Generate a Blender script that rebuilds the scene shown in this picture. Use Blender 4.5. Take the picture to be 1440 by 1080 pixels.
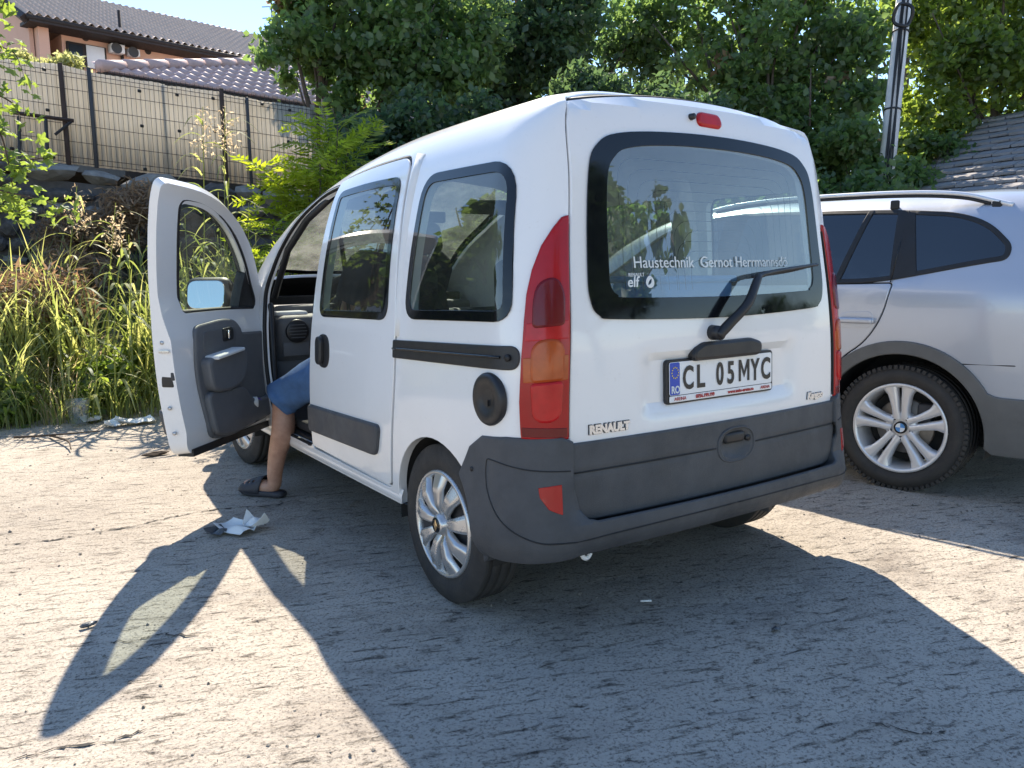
import bpy, bmesh, math, random
import numpy as np
from mathutils import Vector, Matrix
from mathutils.geometry import delaunay_2d_cdt

random.seed(7)
RNG = np.random.default_rng(11)
for o in list(bpy.data.objects):
    bpy.data.objects.remove(o)
SC = bpy.context.scene
COL = SC.collection

# ------------------------------------------------------------------ camera
CAM_POS = np.array([-2.1618, -1.8401, 1.1988])
YAW, PITCH, ROLL, FPX = -0.6010, -0.14352, -0.00986, 1118.04
cF = np.array([math.sin(-YAW) * math.cos(PITCH), math.cos(YAW) * math.cos(PITCH), math.sin(PITCH)])
cR0 = np.array([math.cos(YAW), math.sin(YAW), 0.0])
cU0 = np.cross(cR0, cF)
cR = math.cos(ROLL) * cR0 + math.sin(ROLL) * cU0
cU = -math.sin(ROLL) * cR0 + math.cos(ROLL) * cU0
cam = bpy.data.cameras.new("camera")
cam.sensor_width = 36.0
cam.lens = FPX / 1440 * 36.0
cam.clip_end = 2000
camo = bpy.data.objects.new("camera", cam)
COL.objects.link(camo)
camo.matrix_world = Matrix(((cR[0], cU[0], -cF[0], CAM_POS[0]), (cR[1], cU[1], -cF[1], CAM_POS[1]),
                            (cR[2], cU[2], -cF[2], CAM_POS[2]), (0, 0, 0, 1)))
SC.camera = camo

# ------------------------------------------------------------------ light
SUN_A, SUN_B = 0.41, 0.90            # horizontal run of a shadow per metre of height
SUN_DIR = Vector((SUN_A, SUN_B, 1.0)).normalized()
SUN_EL = math.asin(SUN_DIR.z)
SUN_AZ = math.atan2(SUN_DIR.x, SUN_DIR.y)
w = bpy.data.worlds.new("World")
SC.world = w
w.use_nodes = True
nt = w.node_tree
bg = nt.nodes["Background"]
sky = nt.nodes.new("ShaderNodeTexSky")
sky.sky_type = 'NISHITA'
sky.sun_disc = False
sky.sun_elevation = SUN_EL
sky.sun_rotation = SUN_AZ
sky.air_density = 1.0
sky.dust_density = 0.0
sky.ozone_density = 3.0
nt.links.new(sky.outputs[0], bg.inputs[0])
bg.inputs[1].default_value = 0.13
sl = bpy.data.lights.new("sun", 'SUN')
sl.energy = 5.0
sl.angle = math.radians(0.53)
sl.color = (1.0, 0.89, 0.73)
so = bpy.data.objects.new("sun", sl)
COL.objects.link(so)
so.rotation_euler = (-SUN_DIR).to_track_quat('-Z', 'Y').to_euler()
so.location = (10, 20, 25)
vs = SC.view_settings
vs.view_transform = 'Standard'
vs.look = 'None'
vs.gamma = 1.0
vs.use_curve_mapping = False
vs.exposure = 1.14
SC.cycles.max_bounces = 7
SC.cycles.transparent_max_bounces = 16
SC.cycles.glossy_bounces = 4
SC.cycles.diffuse_bounces = 3
SC.cycles.transmission_bounces = 4


def at(px, py, depth):
    """world point on the photograph's pixel at a depth (m) along the view axis"""
    p = CAM_POS + depth * (cF + (px - 720) / FPX * cR + (540 - py) / FPX * cU)
    return p


def onz(px, py, z=0.0):
    d = cF + (px - 720) / FPX * cR + (540 - py) / FPX * cU
    return CAM_POS + d * ((z - CAM_POS[2]) / d[2])


# ------------------------------------------------------------------ materials
MATS = {}


def newmat(name):
    m = bpy.data.materials.new(name)
    m.use_nodes = True
    MATS[name] = m
    t = m.node_tree
    return m, t, t.nodes["Principled BSDF"], t.nodes["Material Output"]


def N(t, typ, **kw):
    n = t.nodes.new(typ)
    for k, v in kw.items():
        if k.startswith('i_'):
            key = k[2:]
            key = int(key) if key.isdigit() else key.replace('_', ' ')
            n.inputs[key].default_value = v
        else:
            setattr(n, k, v)
    return n


def ramp(t, pts, interp='LINEAR'):
    r = t.nodes.new("ShaderNodeValToRGB")
    r.color_ramp.interpolation = interp
    e = r.color_ramp.elements
    while len(e) > 1:
        e.remove(e[-1])
    for i, (p, c) in enumerate(pts):
        el = e[0] if i == 0 else e.new(p)
        el.position = p
        el.color = (c, c, c, 1) if isinstance(c, (int, float)) else (*c, 1)
    return r


def coords(t, scale=(1, 1, 1), rot=(0, 0, 0)):
    tc = N(t, "ShaderNodeTexCoord")
    mp = N(t, "ShaderNodeMapping")
    mp.inputs["Scale"].default_value = scale
    t.links.new(tc.outputs["Object"], mp.inputs[0])
    if any(rot):
        m0 = N(t, "ShaderNodeMapping")
        m0.inputs["Rotation"].default_value = rot
        t.links.new(tc.outputs["Object"], m0.inputs[0])
        t.links.new(m0.outputs[0], mp.inputs[0])
    return mp.outputs[0]


def noise(t, co, scale, detail=4, rough=0.6, dist=0.0):
    n = N(t, "ShaderNodeTexNoise", i_Scale=scale, i_Detail=detail, i_Roughness=rough, i_Distortion=dist)
    t.links.new(co, n.inputs["Vector"])
    return n.outputs["Fac"]


def simple(name, col, rough=0.5, metal=0.0, spec=0.5, coat=0.0, var=0.12, vscale=6.0, bump=0.0, bscale=80.0,
           col2=None, trans=0.0, vrough=0.1):
    """plain procedural surface: colour with uneven tint, roughness variation and fine relief"""
    m, t, b, out = newmat(name)
    co = coords(t)
    f = noise(t, co, vscale, 6, 0.65)
    c2 = col2 if col2 else tuple(max(0, c * (1 - var)) for c in col)
    r = ramp(t, [(0.3, c2), (0.7, col)])
    t.links.new(f, r.inputs[0])
    t.links.new(r.outputs[0], b.inputs["Base Color"])
    f2 = noise(t, co, vscale * 2.3, 5, 0.7)
    r2 = ramp(t, [(0.3, max(0, rough - vrough)), (0.7, min(1, rough + vrough))])
    t.links.new(f2, r2.inputs[0])
    t.links.new(r2.outputs[0], b.inputs["Roughness"])
    b.inputs["Metallic"].default_value = metal
    b.inputs["Specular IOR Level"].default_value = spec
    b.inputs["Coat Weight"].default_value = coat
    b.inputs["Coat Roughness"].default_value = 0.06
    if bump:
        f3 = noise(t, co, bscale, 4, 0.6)
        bp = N(t, "ShaderNodeBump", i_Strength=bump, i_Distance=0.01)
        t.links.new(f3, bp.inputs["Height"])
        t.links.new(bp.outputs[0], b.inputs["Normal"])
    return m


def glass(name, tint, refl=0.08, rough=0.0, dust=0.0, dustcol=(.6, .6, .55)):
    m, t, b, out = newmat(name)
    t.nodes.remove(b)
    geo = N(t, "ShaderNodeNewGeometry")
    dot = N(t, "ShaderNodeVectorMath", operation='DOT_PRODUCT')
    t.links.new(geo.outputs["Incoming"], dot.inputs[0])
    t.links.new(geo.outputs["Normal"], dot.inputs[1])
    ab = N(t, "ShaderNodeMath", operation='ABSOLUTE')
    t.links.new(dot.outputs["Value"], ab.inputs[0])
    om = N(t, "ShaderNodeMath", operation='SUBTRACT', i_0=1.0)
    t.links.new(ab.outputs[0], om.inputs[1])
    pw = N(t, "ShaderNodeMath", operation='POWER', i_1=5.0)
    t.links.new(om.outputs[0], pw.inputs[0])
    ma = N(t, "ShaderNodeMath", operation='MULTIPLY_ADD', i_1=1 - refl, i_2=refl)
    t.links.new(pw.outputs[0], ma.inputs[0])
    tr = N(t, "ShaderNodeBsdfTransparent")
    tr.inputs[0].default_value = (*tint, 1)
    gl = N(t, "ShaderNodeBsdfGlossy", i_Roughness=rough)
    gl.inputs[0].default_value = (1, 1, 1, 1)
    mx = N(t, "ShaderNodeMixShader")
    t.links.new(ma.outputs[0], mx.inputs[0])
    src = tr.outputs[0]
    if dust:
        df = N(t, "ShaderNodeBsdfDiffuse")
        df.inputs[0].default_value = (*dustcol, 1)
        tl = N(t, "ShaderNodeBsdfTranslucent")
        tl.inputs[0].default_value = (*dustcol, 1)
        mm = N(t, "ShaderNodeMixShader", i_0=0.5)
        t.links.new(df.outputs[0], mm.inputs[1])
        t.links.new(tl.outputs[0], mm.inputs[2])
        f = noise(t, coords(t), 7.0, 6, 0.7)
        r = ramp(t, [(0.3, dust * 0.35), (0.75, dust * 1.5)])
        t.links.new(f, r.inputs[0])
        m2 = N(t, "ShaderNodeMixShader")
        t.links.new(r.outputs[0], m2.inputs[0])
        t.links.new(tr.outputs[0], m2.inputs[1])
        t.links.new(mm.outputs[0], m2.inputs[2])
        src = m2.outputs[0]
    t.links.new(src, mx.inputs[1])
    t.links.new(gl.outputs[0], mx.inputs[2])
    t.links.new(mx.outputs[0], out.inputs[0])
    return m


def leafmat(name, c1, c2, trans=0.45, gloss=0.06, tcol=None):
    m, t, b, out = newmat(name)
    t.nodes.remove(b)
    geo = N(t, "ShaderNodeNewGeometry")
    f = noise(t, coords(t), 0.9, 3, 0.6)
    mixv = N(t, "ShaderNodeMath", operation='MULTIPLY_ADD', i_1=0.55, i_2=0.0)
    t.links.new(geo.outputs["Random Per Island"], mixv.inputs[0])
    add = N(t, "ShaderNodeMath", operation='MULTIPLY_ADD', i_1=0.6)
    t.links.new(f, add.inputs[0])
    t.links.new(mixv.outputs[0], add.inputs[2])
    r = ramp(t, [(0.2, c1), (0.85, c2)])
    t.links.new(add.outputs[0], r.inputs[0])
    df = N(t, "ShaderNodeBsdfDiffuse")
    tl = N(t, "ShaderNodeBsdfTranslucent")
    gl = N(t, "ShaderNodeBsdfGlossy", i_Roughness=0.5)
    gl.inputs[0].default_value = (.9, .95, 1, 1)
    t.links.new(r.outputs[0], df.inputs[0])
    hs = N(t, "ShaderNodeHueSaturation", i_Hue=0.485, i_Saturation=1.15, i_Value=3.0)
    t.links.new(r.outputs[0], hs.inputs["Color"])
    t.links.new(hs.outputs[0], tl.inputs[0])
    m1 = N(t, "ShaderNodeMixShader", i_0=trans)
    t.links.new(df.outputs[0], m1.inputs[1])
    t.links.new(tl.outputs[0], m1.inputs[2])
    m2 = N(t, "ShaderNodeMixShader", i_0=gloss)
    t.links.new(m1.outputs[0], m2.inputs[1])
    t.links.new(gl.outputs[0], m2.inputs[2])
    t.links.new(m2.outputs[0], out.inputs[0])
    return m


def carpaint(name, col, metal=0.0, rough=0.3, dirt=(.42, .38, .33), dirt_h=0.75, flake=0.0):
    m, t, b, out = newmat(name)
    co = coords(t)
    f = noise(t, co, 3.5, 8, 0.72)
    sp = noise(t, co, 60.0, 5, 0.7)
    # road dust that thins out with height above the ground (object space is world space)
    sx = N(t, "ShaderNodeSeparateXYZ")
    t.links.new(co, sx.inputs[0])
    mr = N(t, "ShaderNodeMapRange", i_1=0.25, i_2=dirt_h, i_3=0.30, i_4=0.04)
    t.links.new(sx.outputs["Z"], mr.inputs[0])
    mul = N(t, "ShaderNodeMath", operation='MULTIPLY')
    t.links.new(mr.outputs[0], mul.inputs[0])
    r = ramp(t, [(0.36, 0.15), (0.68, 1.0)])
    t.links.new(f, r.inputs[0])
    t.links.new(r.outputs[0], mul.inputs[1])
    rs = ramp(t, [(0.60, 0.0), (0.72, 0.14)])
    t.links.new(sp, rs.inputs[0])
    ad = N(t, "ShaderNodeMath", operation='ADD', use_clamp=True)
    t.links.new(mul.outputs[0], ad.inputs[0])
    t.links.new(rs.outputs[0], ad.inputs[1])
    mx = N(t, "ShaderNodeMix", data_type='RGBA')
    mx.inputs["A"].default_value = (*col, 1)
    mx.inputs["B"].default_value = (*dirt, 1)
    t.links.new(ad.outputs[0], mx.inputs["Factor"])
    t.links.new(mx.outputs["Result"], b.inputs["Base Color"])
    mr2 = N(t, "ShaderNodeMapRange", i_1=0.0, i_2=0.6, i_3=rough, i_4=0.75)
    t.links.new(ad.outputs[0], mr2.inputs[0])
    t.links.new(mr2.outputs[0], b.inputs["Roughness"])
    b.inputs["Metallic"].default_value = metal
    b.inputs["Coat Weight"].default_value = 0.8
    b.inputs["Coat Roughness"].default_value = 0.05
    wv = noise(t, co, 2.2, 2, 0.5)
    bp = N(t, "ShaderNodeBump", i_Strength=0.05, i_Distance=0.02)
    t.links.new(wv, bp.inputs["Height"])
    t.links.new(bp.outputs[0], b.inputs["Coat Normal"])
    t.links.new(bp.outputs[0], b.inputs["Normal"])
    return m


carpaint('white_paint', (.80, .80, .80))
carpaint('silver_paint', (.45, .475, .53), metal=0.5, rough=0.34, dirt_h=0.6)
simple('bumper_plastic', (.085, .088, .095), 0.50, var=0.42, vscale=4, bump=0.35, bscale=420, spec=0.4, vrough=.14)
simple('black_plastic', (.018, .018, .02), 0.45, var=0.2, bump=0.1, bscale=300)
simple('cladding_plastic', (.13, .13, .127), 0.6, var=0.25, bump=0.15, bscale=350)
simple('rubber_seal', (.012, .012, .013), 0.6)
simple('frit', (.006, .007, .009), 0.06, spec=0.5, var=0.0)
simple('tyre_rubber', (.030, .030, .031), 0.75, var=0.5, vscale=9, bump=0.3, bscale=120, col2=(.055, .05, .045), spec=0.3)
simple('hubcap_silver', (.56, .555, .55), 0.28, metal=0.7, var=0.06, vscale=4, vrough=.03)
simple('alloy_silver', (.74, .74, .75), 0.32, metal=0.45, var=0.06, vscale=5, vrough=.04)
simple('brake_steel', (.30, .27, .24), 0.5, metal=0.8, var=0.4)
simple('dark_steel', (.05, .05, .055), 0.6, metal=0.2)
simple('chrome', (.75, .75, .74), 0.12, metal=1.0, var=0.05)
simple('badge_silver', (.70, .71, .72), 0.22, metal=0.6, var=0.1)
simple('mirror_silver', (.92, .92, .92), 0.01, metal=1.0, var=0.0, vrough=0.0)
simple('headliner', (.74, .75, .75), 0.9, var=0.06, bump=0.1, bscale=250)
simple('dash_grey', (.115, .12, .128), 0.6, var=0.12, bump=0.2, bscale=300)
simple('door_trim_grey', (.14, .145, .155), 0.55, var=0.2, vscale=4, bump=0.2, bscale=280)
simple('seat_fabric', (.05, .055, .07), 0.95, var=0.3, vscale=20, bump=0.3, bscale=300)
simple('blue_plastic', (.06, .22, .50), 0.4, var=0.15)
simple('carpet', (.03, .03, .033), 1.0, var=0.3, bump=0.5, bscale=200)
simple('underbody', (.02, .02, .02), 0.9)
simple('plate_white', (.80, .81, .82), 0.35, var=0.05, vscale=12)
simple('plate_blue', (.01, .06, .45), 0.35, var=0.05)
simple('eu_yellow', (.8, .62, .05), 0.4)
simple('print_black', (.012, .012, .014), 0.4)
simple('print_red', (.45, .03, .03), 0.5)
simple('print_white', (.72, .76, .76), 0.55)
simple('skin', (.50, .29, .20), 0.48, var=0.14, vscale=22, bump=0.25, bscale=150, col2=(.36, .185, .125))
simple('denim', (.075, .16, .33), 0.9, var=0.35, vscale=12, bump=0.4, bscale=350)
simple('shirt_cloth', (.045, .05, .07), 0.9, var=0.2)
simple('hair_dark', (.02, .015, .012), 0.7)
simple('sandal_rubber', (.035, .037, .047), 0.6, var=0.2, bump=0.1)
simple('paper', (.78, .78, .76), 0.7, var=0.08)
simple('foil_dark', (.10, .11, .12), 0.35, var=0.4, vscale=30)
simple('bark', (.11, .085, .065), 0.9, var=0.45, vscale=10, bump=0.8, bscale=30)
simple('twig_brown', (.09, .06, .04), 0.9, var=0.3)
simple('concrete_pole', (.74, .74, .74), 0.85, var=0.3, vscale=4, bump=0.4, bscale=50)
simple('cable_black', (.012, .012, .013), 0.5)
simple('concrete', (.34, .325, .30), 0.92, var=0.45, vscale=3, bump=0.6, bscale=25)
simple('burnt_stone', (.135, .125, .12), 0.95, var=0.6, vscale=4.5, bump=1.0, bscale=14)
simple('dry_earth', (.20, .145, .095), 1.0, var=0.4, vscale=2.5, bump=1.0, bscale=12)
leafmat('fence_sheet', (.56, .52, .45), (.74, .70, .62), 0.5, gloss=0.04)
# fibreglass: the light that comes through keeps the sheet's own colour
for nd in MATS['fence_sheet'].node_tree.nodes:
    if nd.type == 'HUE_SAT':
        nd.inputs['Hue'].default_value, nd.inputs['Saturation'].default_value, nd.inputs['Value'].default_value = .5, 1.0, 1.0
simple('rusty_post', (.065, .04, .032), 0.85, var=0.4, vscale=8)
simple('wire_steel', (.05, .05, .05), 0.6, metal=0.3)
simple('brown_tile', (.62, .47, .38), 0.5, var=0.16, vscale=5, bump=0.15, bscale=60)
simple('red_tile', (.62, .45, .43), 0.62, spec=0.15, var=0.2, vscale=5, bump=0.15, bscale=60)
simple('grey_tile', (.36, .34, .34), 0.8, var=0.4, vscale=3, bump=0.6, bscale=30)
simple('peach_render', (.66, .42, .32), 0.9, var=0.08, vscale=2, bump=0.2, bscale=50)
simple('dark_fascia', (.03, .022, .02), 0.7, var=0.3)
simple('window_dark', (.03, .04, .05), 0.1, var=0.1)
simple('white_pvc', (.75, .76, .78), 0.5, var=0.06)
simple('lamp_red', (.40, .004, .007), 0.22, coat=0.25, spec=0.3, var=0.25, vscale=5, vrough=0.04)
simple('lamp_deep_red', (.15, .003, .006), 0.22, coat=0.25, spec=0.3, var=0.25, vscale=8, vrough=0.04)
simple('lamp_bright_red', (.52, .010, .012), 0.22, coat=0.25, spec=0.3, var=0.3, vscale=14, vrough=0.04)
simple('lamp_amber', (.46, .075, .008), 0.22, coat=0.25, spec=0.3, var=0.35, vscale=12, vrough=0.04)
simple('white_lamp', (.7, .7, .7), 0.15, coat=1.0)
simple('pebble_grey', (.24, .22, .19), 0.9, var=0.5, vscale=1.5)
glass('glass_side', (.42, .50, .47), 0.11, dust=0.05)
glass('glass_rear', (.72, .82, .82), 0.17, dust=0.12, dustcol=(.62, .70, .72))  # dust film also brightens the pane, imitating the sky's reflected veil
glass('glass_front', (.76, .82, .78), 0.08, dust=0.36)
glass('glass_door', (.62, .70, .62), 0.08, dust=0.05)
glass('glass_privacy', (.03, .04, .06), 0.11)
glass('glass_clear', (.85, .87, .87), 0.08, dust=0.12)
leafmat('leaf_dark', (.028, .054, .028), (.080, .125, .050), 0.52, gloss=.035)
leafmat('leaf_mid', (.044, .080, .032), (.120, .180, .060), 0.58, gloss=.035)
leafmat('leaf_light', (.055, .092, .024), (.150, .200, .048), 0.58, gloss=.035)
leafmat('leaf_yellow', (.10, .145, .022), (.26, .31, .055), 0.55, gloss=.03)
leafmat('leaf_grass', (.09, .13, .035), (.28, .29, .12), 0.5, gloss=.03)
leafmat('leaf_straw', (.36, .29, .18), (.55, .48, .33), 0.35, gloss=0.03)
leafmat('leaf_pale', (.13, .15, .06), (.30, .31, .15), 0.5, gloss=.03)
leafmat('leaf_dead', (.13, .09, .055), (.25, .18, .11), 0.3, gloss=0.03)


# ------------------------------------------------------------------ mesh helpers
def fin(name, me, mats, parent=None):
    o = bpy.data.objects.new(name, me)
    for m in (mats if isinstance(mats, (list, tuple)) else [mats]):
        me.materials.append(MATS[m])
    COL.objects.link(o)
    if parent is not None:
        adopt(o, parent)
    return o


def wloc(o):
    v = Vector(o.location)
    while o.parent:
        o = o.parent
        v = v + Vector(o.location) if False else v
    return v


ROOT_LOC = {}


def adopt(o, parent):
    """parent a mesh whose vertices are in world space under a thing (an Empty at its base) or a part"""
    o.parent = parent
    if parent.name in ROOT_LOC:
        o.matrix_parent_inverse = Matrix.Translation(-Vector(ROOT_LOC[parent.name]))


def mesh(name, V, Fc, mats, parent=None, smooth=True, fmat=None):
    me = bpy.data.meshes.new(name)
    me.from_pydata([tuple(map(float, v)) for v in V], [], [tuple(map(int, f)) for f in Fc])
    if smooth is True:
        me.polygons.foreach_set("use_smooth", [True] * len(me.polygons))
    elif smooth:
        me.polygons.foreach_set("use_smooth", smooth)
    if fmat is not None:
        me.polygons.foreach_set("material_index", list(map(int, fmat)))
    me.update()
    return fin(name, me, mats, parent)


def tag(o, label=None, cat=None, group=None, kind=None):
    if label:
        o["label"] = label
    if cat:
        o["category"] = cat
    if group:
        o["group"] = group
    if kind:
        o["kind"] = kind
    return o


def thing(name, loc, label, cat, group=None):
    e = bpy.data.objects.new(name, None)
    e.location = tuple(map(float, loc))
    e.empty_display_size = 0.1
    COL.objects.link(e)
    ROOT_LOC[e.name] = tuple(map(float, loc))
    return tag(e, label, cat, group)


def nrm(a):
    a = np.asarray(a, float)
    return a / (np.linalg.norm(a, axis=-1, keepdims=True) + 1e-12)


def resample(pts, step, closed=True):
    pts = [np.asarray(p, float) for p in pts]
    out = []
    n = len(pts)
    for i in range(n if closed else n - 1):
        a, b = pts[i], pts[(i + 1) % n]
        k = max(1, int(math.ceil(np.linalg.norm(b - a) / step)))
        for j in range(k):
            out.append(a + (b - a) * j / k)
    if not closed:
        out.append(pts[-1])
    return np.array(out)


def rpoly(pts, rad, seg=6):
    """polygon with rounded corners; rad a number or one per corner"""
    n = len(pts)
    if not isinstance(rad, (list, tuple)):
        rad = [rad] * n
    out = []
    for i in range(n):
        p0, p, p1 = np.array(pts[i - 1], float), np.array(pts[i], float), np.array(pts[(i + 1) % n], float)
        a, b = p0 - p, p1 - p
        la, lb = np.linalg.norm(a), np.linalg.norm(b)
        r = min(rad[i], la * 0.48, lb * 0.48)
        if r <= 1e-6:
            out.append(p)
            continue
        A, B = p + a / la * r, p + b / lb * r
        for k in range(seg + 1):
            q = k / seg
            out.append((1 - q) ** 2 * A + 2 * q * (1 - q) * p + q * q * B)
    return [tuple(x) for x in out]


def crom(pts, seg=6, closed=False):
    P = [np.asarray(p, float) for p in pts]
    n = len(P)
    out = []
    for i in range(n if closed else n - 1):
        p0 = P[(i - 1) % n] if (closed or i > 0) else 2 * P[0] - P[1]
        p1, p2 = P[i], P[(i + 1) % n]
        p3 = P[(i + 2) % n] if (closed or i + 2 < n) else 2 * P[-1] - P[-2]
        for k in range(seg):
            t = k / seg
            out.append(0.5 * ((2 * p1) + (-p0 + p2) * t + (2 * p0 - 5 * p1 + 4 * p2 - p3) * t * t + (-p0 + 3 * p1 - 3 * p2 + p3) * t ** 3))
    if not closed:
        out.append(P[-1])
    return [tuple(x) for x in out]


def inpoly(pts, poly):
    pts = np.asarray(pts)
    poly = np.asarray(poly)
    x, y = pts[:, 0], pts[:, 1]
    ins = np.zeros(len(pts), bool)
    j = len(poly) - 1
    for i in range(len(poly)):
        xi, yi = poly[i]
        xj, yj = poly[j]
        if yi != yj:
            c = ((yi > y) != (yj > y)) & (x < (xj - xi) * (y - yi) / (yj - yi) + xi)
            ins ^= c
        j = i
    return ins


def area2(p):
    p = np.asarray(p)
    return 0.5 * np.sum(p[:, 0] * np.roll(p[:, 1], -1) - np.roll(p[:, 0], -1) * p[:, 1])


def tri2d(outline, holes, res, bres=None):
    bres = bres or res * 0.6
    loops = [resample(outline, bres)] + [resample(h, bres) for h in holes]
    V, E = [], []
    for lp in loops:
        b = len(V)
        V += [tuple(p) for p in lp]
        E += [(b + i, b + (i + 1) % len(lp)) for i in range(len(lp))]
    bnd = np.array(V)
    lo, hi = bnd.min(0), bnd.max(0)
    gx, gy = np.meshgrid(np.arange(lo[0] + res / 2, hi[0], res), np.arange(lo[1] + res / 2, hi[1], res))
    gx[1::2] += res / 2
    G = np.stack([gx.ravel(), gy.ravel()], 1)
    m = inpoly(G, loops[0])
    for h in loops[1:]:
        m &= ~inpoly(G, h)
    G = G[m]
    keep = np.ones(len(G), bool)
    for i in range(0, len(G), 500):
        d = np.min(np.sum((G[i:i + 500, None] - bnd[None]) ** 2, -1), 1)
        keep[i:i + 500] = d > (0.45 * res) ** 2
    V += [tuple(p) for p in G[keep]]
    vo, eo, fo, *_ = delaunay_2d_cdt([Vector(p) for p in V], E, [], 0, 1e-6)
    UV = np.array([tuple(p) for p in vo])
    T = np.array([f for f in fo if len(f) == 3])
    cen = UV[T].mean(1)
    m = inpoly(cen, loops[0])
    for h in loops[1:]:
        m &= ~inpoly(cen, h)
    T = T[m]
    a = UV[T]
    s = (a[:, 1, 0] - a[:, 0, 0]) * (a[:, 2, 1] - a[:, 0, 1]) - (a[:, 1, 1] - a[:, 0, 1]) * (a[:, 2, 0] - a[:, 0, 0])
    T[s < 0] = T[s < 0][:, ::-1]
    return UV, T


def surf_normals(f, UV, e=1e-3):
    du = f(UV[:, 0] + e, UV[:, 1]) - f(UV[:, 0] - e, UV[:, 1])
    dv = f(UV[:, 0], UV[:, 1] + e) - f(UV[:, 0], UV[:, 1] - e)
    return nrm(np.cross(du, dv))


FLIP = {}


def panel(name, outline, holes, f, mats, parent=None, thick=0.02, res=0.04, bev=0.003, off=0.0, flip=False, xf=None,
          inner=True, bres=None):
    """a sheet cut to a 2-D outline with holes, laid on the surface f(u, v), with rounded edges and real thickness"""
    UV, T = tri2d(outline, holes, res, bres)
    P = f(UV[:, 0], UV[:, 1])
    n = surf_normals(f, UV)
    if flip or FLIP.get(f):
        n = -n
        T = T[:, ::-1]
    if callable(off):
        P = P + n * off(UV[:, 0], UV[:, 1])[:, None]
    else:
        P = P + n * off
    th = thick(UV[:, 0], UV[:, 1]) if callable(thick) else np.full(len(UV), thick)
    used = {}
    for t in T:
        for a, b in ((t[0], t[1]), (t[1], t[2]), (t[2], t[0])):
            used[(a, b)] = 1
    be = [(a, b) for (a, b) in used if (b, a) not in used]
    outd = np.zeros_like(P)
    for a, b in be:
        d = np.cross(P[b] - P[a], n[a])
        d = d / (np.linalg.norm(d) + 1e-12)
        outd[a] += d
        outd[b] += d
    bi = sorted({a for e in be for a in e})
    idx = {v: i for i, v in enumerate(bi)}
    bi = np.array(bi)
    od = nrm(outd[bi])
    nv = len(P)
    nb = len(bi)
    rings = [(0.7 * bev, 0.3 * bev), (bev, bev)]
    VV = [P]
    for ro, rd in rings:
        VV.append(P[bi] + od * ro - n[bi] * rd)
    F, M = [tuple(t) for t in T], [0] * len(T)
    prev = lambda v: v
    bases = [nv + k * nb for k in range(len(rings))]
    if inner:
        VV.append(P[bi] + od * bev - n[bi] * th[bi][:, None])
        bases.append(nv + len(rings) * nb)
    last = None
    for a, b in be:
        pa, pb = a, b
        for base in bases:
            qa, qb = base + idx[a], base + idx[b]
            F.append((pb, pa, qa, qb))
            M.append(0)
            pa, pb = qa, qb
    if inner:
        ib = sum(len(x) for x in VV)
        inn = P - n * th[:, None]
        VV.append(inn)
        rb = bases[-1]
        mp = np.arange(nv) + ib
        for v, i in idx.items():
            mp[v] = rb + i
        for t in T:
            F.append((mp[t[2]], mp[t[1]], mp[t[0]]))
            M.append(1 if isinstance(mats, (list, tuple)) and len(mats) > 1 else 0)
    V = np.concatenate(VV)
    if xf is not None:
        V = xf(V)
    o = mesh(name, V, F, mats, parent, True, M)
    o.data.set_sharp_from_angle(angle=math.radians(20))
    return o


def tube(path, r, seg=8, closed=False, cap=True):
    path = np.asarray(path, float)
    n = len(path)
    rr = np.full(n, r) if np.isscalar(r) else np.asarray(r)
    V, F = [], []
    tg = np.gradient(path, axis=0) if not closed else np.roll(path, -1, 0) - np.roll(path, 1, 0)
    tg = nrm(tg)
    up = np.array([0, 0, 1.0]) if abs(tg[0][2]) < 0.9 else np.array([1.0, 0, 0])
    side = nrm(np.cross(tg[0], up))
    for i in range(n):
        side = side - tg[i] * (side @ tg[i])
        side = side / (np.linalg.norm(side) + 1e-9)
        b = np.cross(tg[i], side)
        for k in range(seg):
            a = 2 * math.pi * k / seg
            V.append(path[i] + rr[i] * (math.cos(a) * side + math.sin(a) * b))
    m = n if closed else n - 1
    for i in range(m):
        for k in range(seg):
            a, b = i * seg + k, i * seg + (k + 1) % seg
            c, d = ((i + 1) % n) * seg + (k + 1) % seg, ((i + 1) % n) * seg + k
            F.append((a, b, c, d))
    if cap and not closed:
        F.append(tuple(range(seg))[::-1])
        F.append(tuple((n - 1) * seg + k for k in range(seg)))
    return V, F


def join(parts):
    V, F = [], []
    for v, f in parts:
        b = len(V)
        V += list(v)
        F += [tuple(i + b for i in q) for q in f]
    return V, F


def boxvf(c, s, rot=None):
    c = np.asarray(c, float)
    s = np.asarray(s, float) / 2
    V = [np.array([x, y, z]) * s for x in (-1, 1) for y in (-1, 1) for z in (-1, 1)]
    if rot is not None:
        V = [rot @ v for v in V]
    V = [v + c for v in V]
    return V, [(0, 1, 3, 2), (4, 6, 7, 5), (0, 4, 5, 1), (2, 3, 7, 6), (0, 2, 6, 4), (1, 5, 7, 3)]


def rboxmesh(name, c, s, bev, mats, parent=None, rot=None, xf=None, seg=3, sub=0, warp=None):
    bm = bmesh.new()
    bmesh.ops.create_cube(bm, size=1.0)
    for v in bm.verts:
        v.co = Vector((v.co.x * s[0], v.co.y * s[1], v.co.z * s[2]))
    if bev:
        bmesh.ops.bevel(bm, geom=list(bm.edges), offset=bev, segments=seg, profile=0.5, affect='EDGES')
    if sub:
        bmesh.ops.subdivide_edges(bm, edges=list(bm.edges), cuts=sub, use_grid_fill=True)
    V = np.array([tuple(v.co) for v in bm.verts])
    F = [[v.index for v in f.verts] for f in bm.faces]
    bm.verts.index_update()
    bm.free()
    if warp is not None:
        V = warp(V)
    if rot is not None:
        V = V @ np.asarray(rot).T
    V = V + np.asarray(c, float)
    if xf is not None:
        V = xf(V)
    return mesh(name, V, F, mats, parent)


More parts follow.
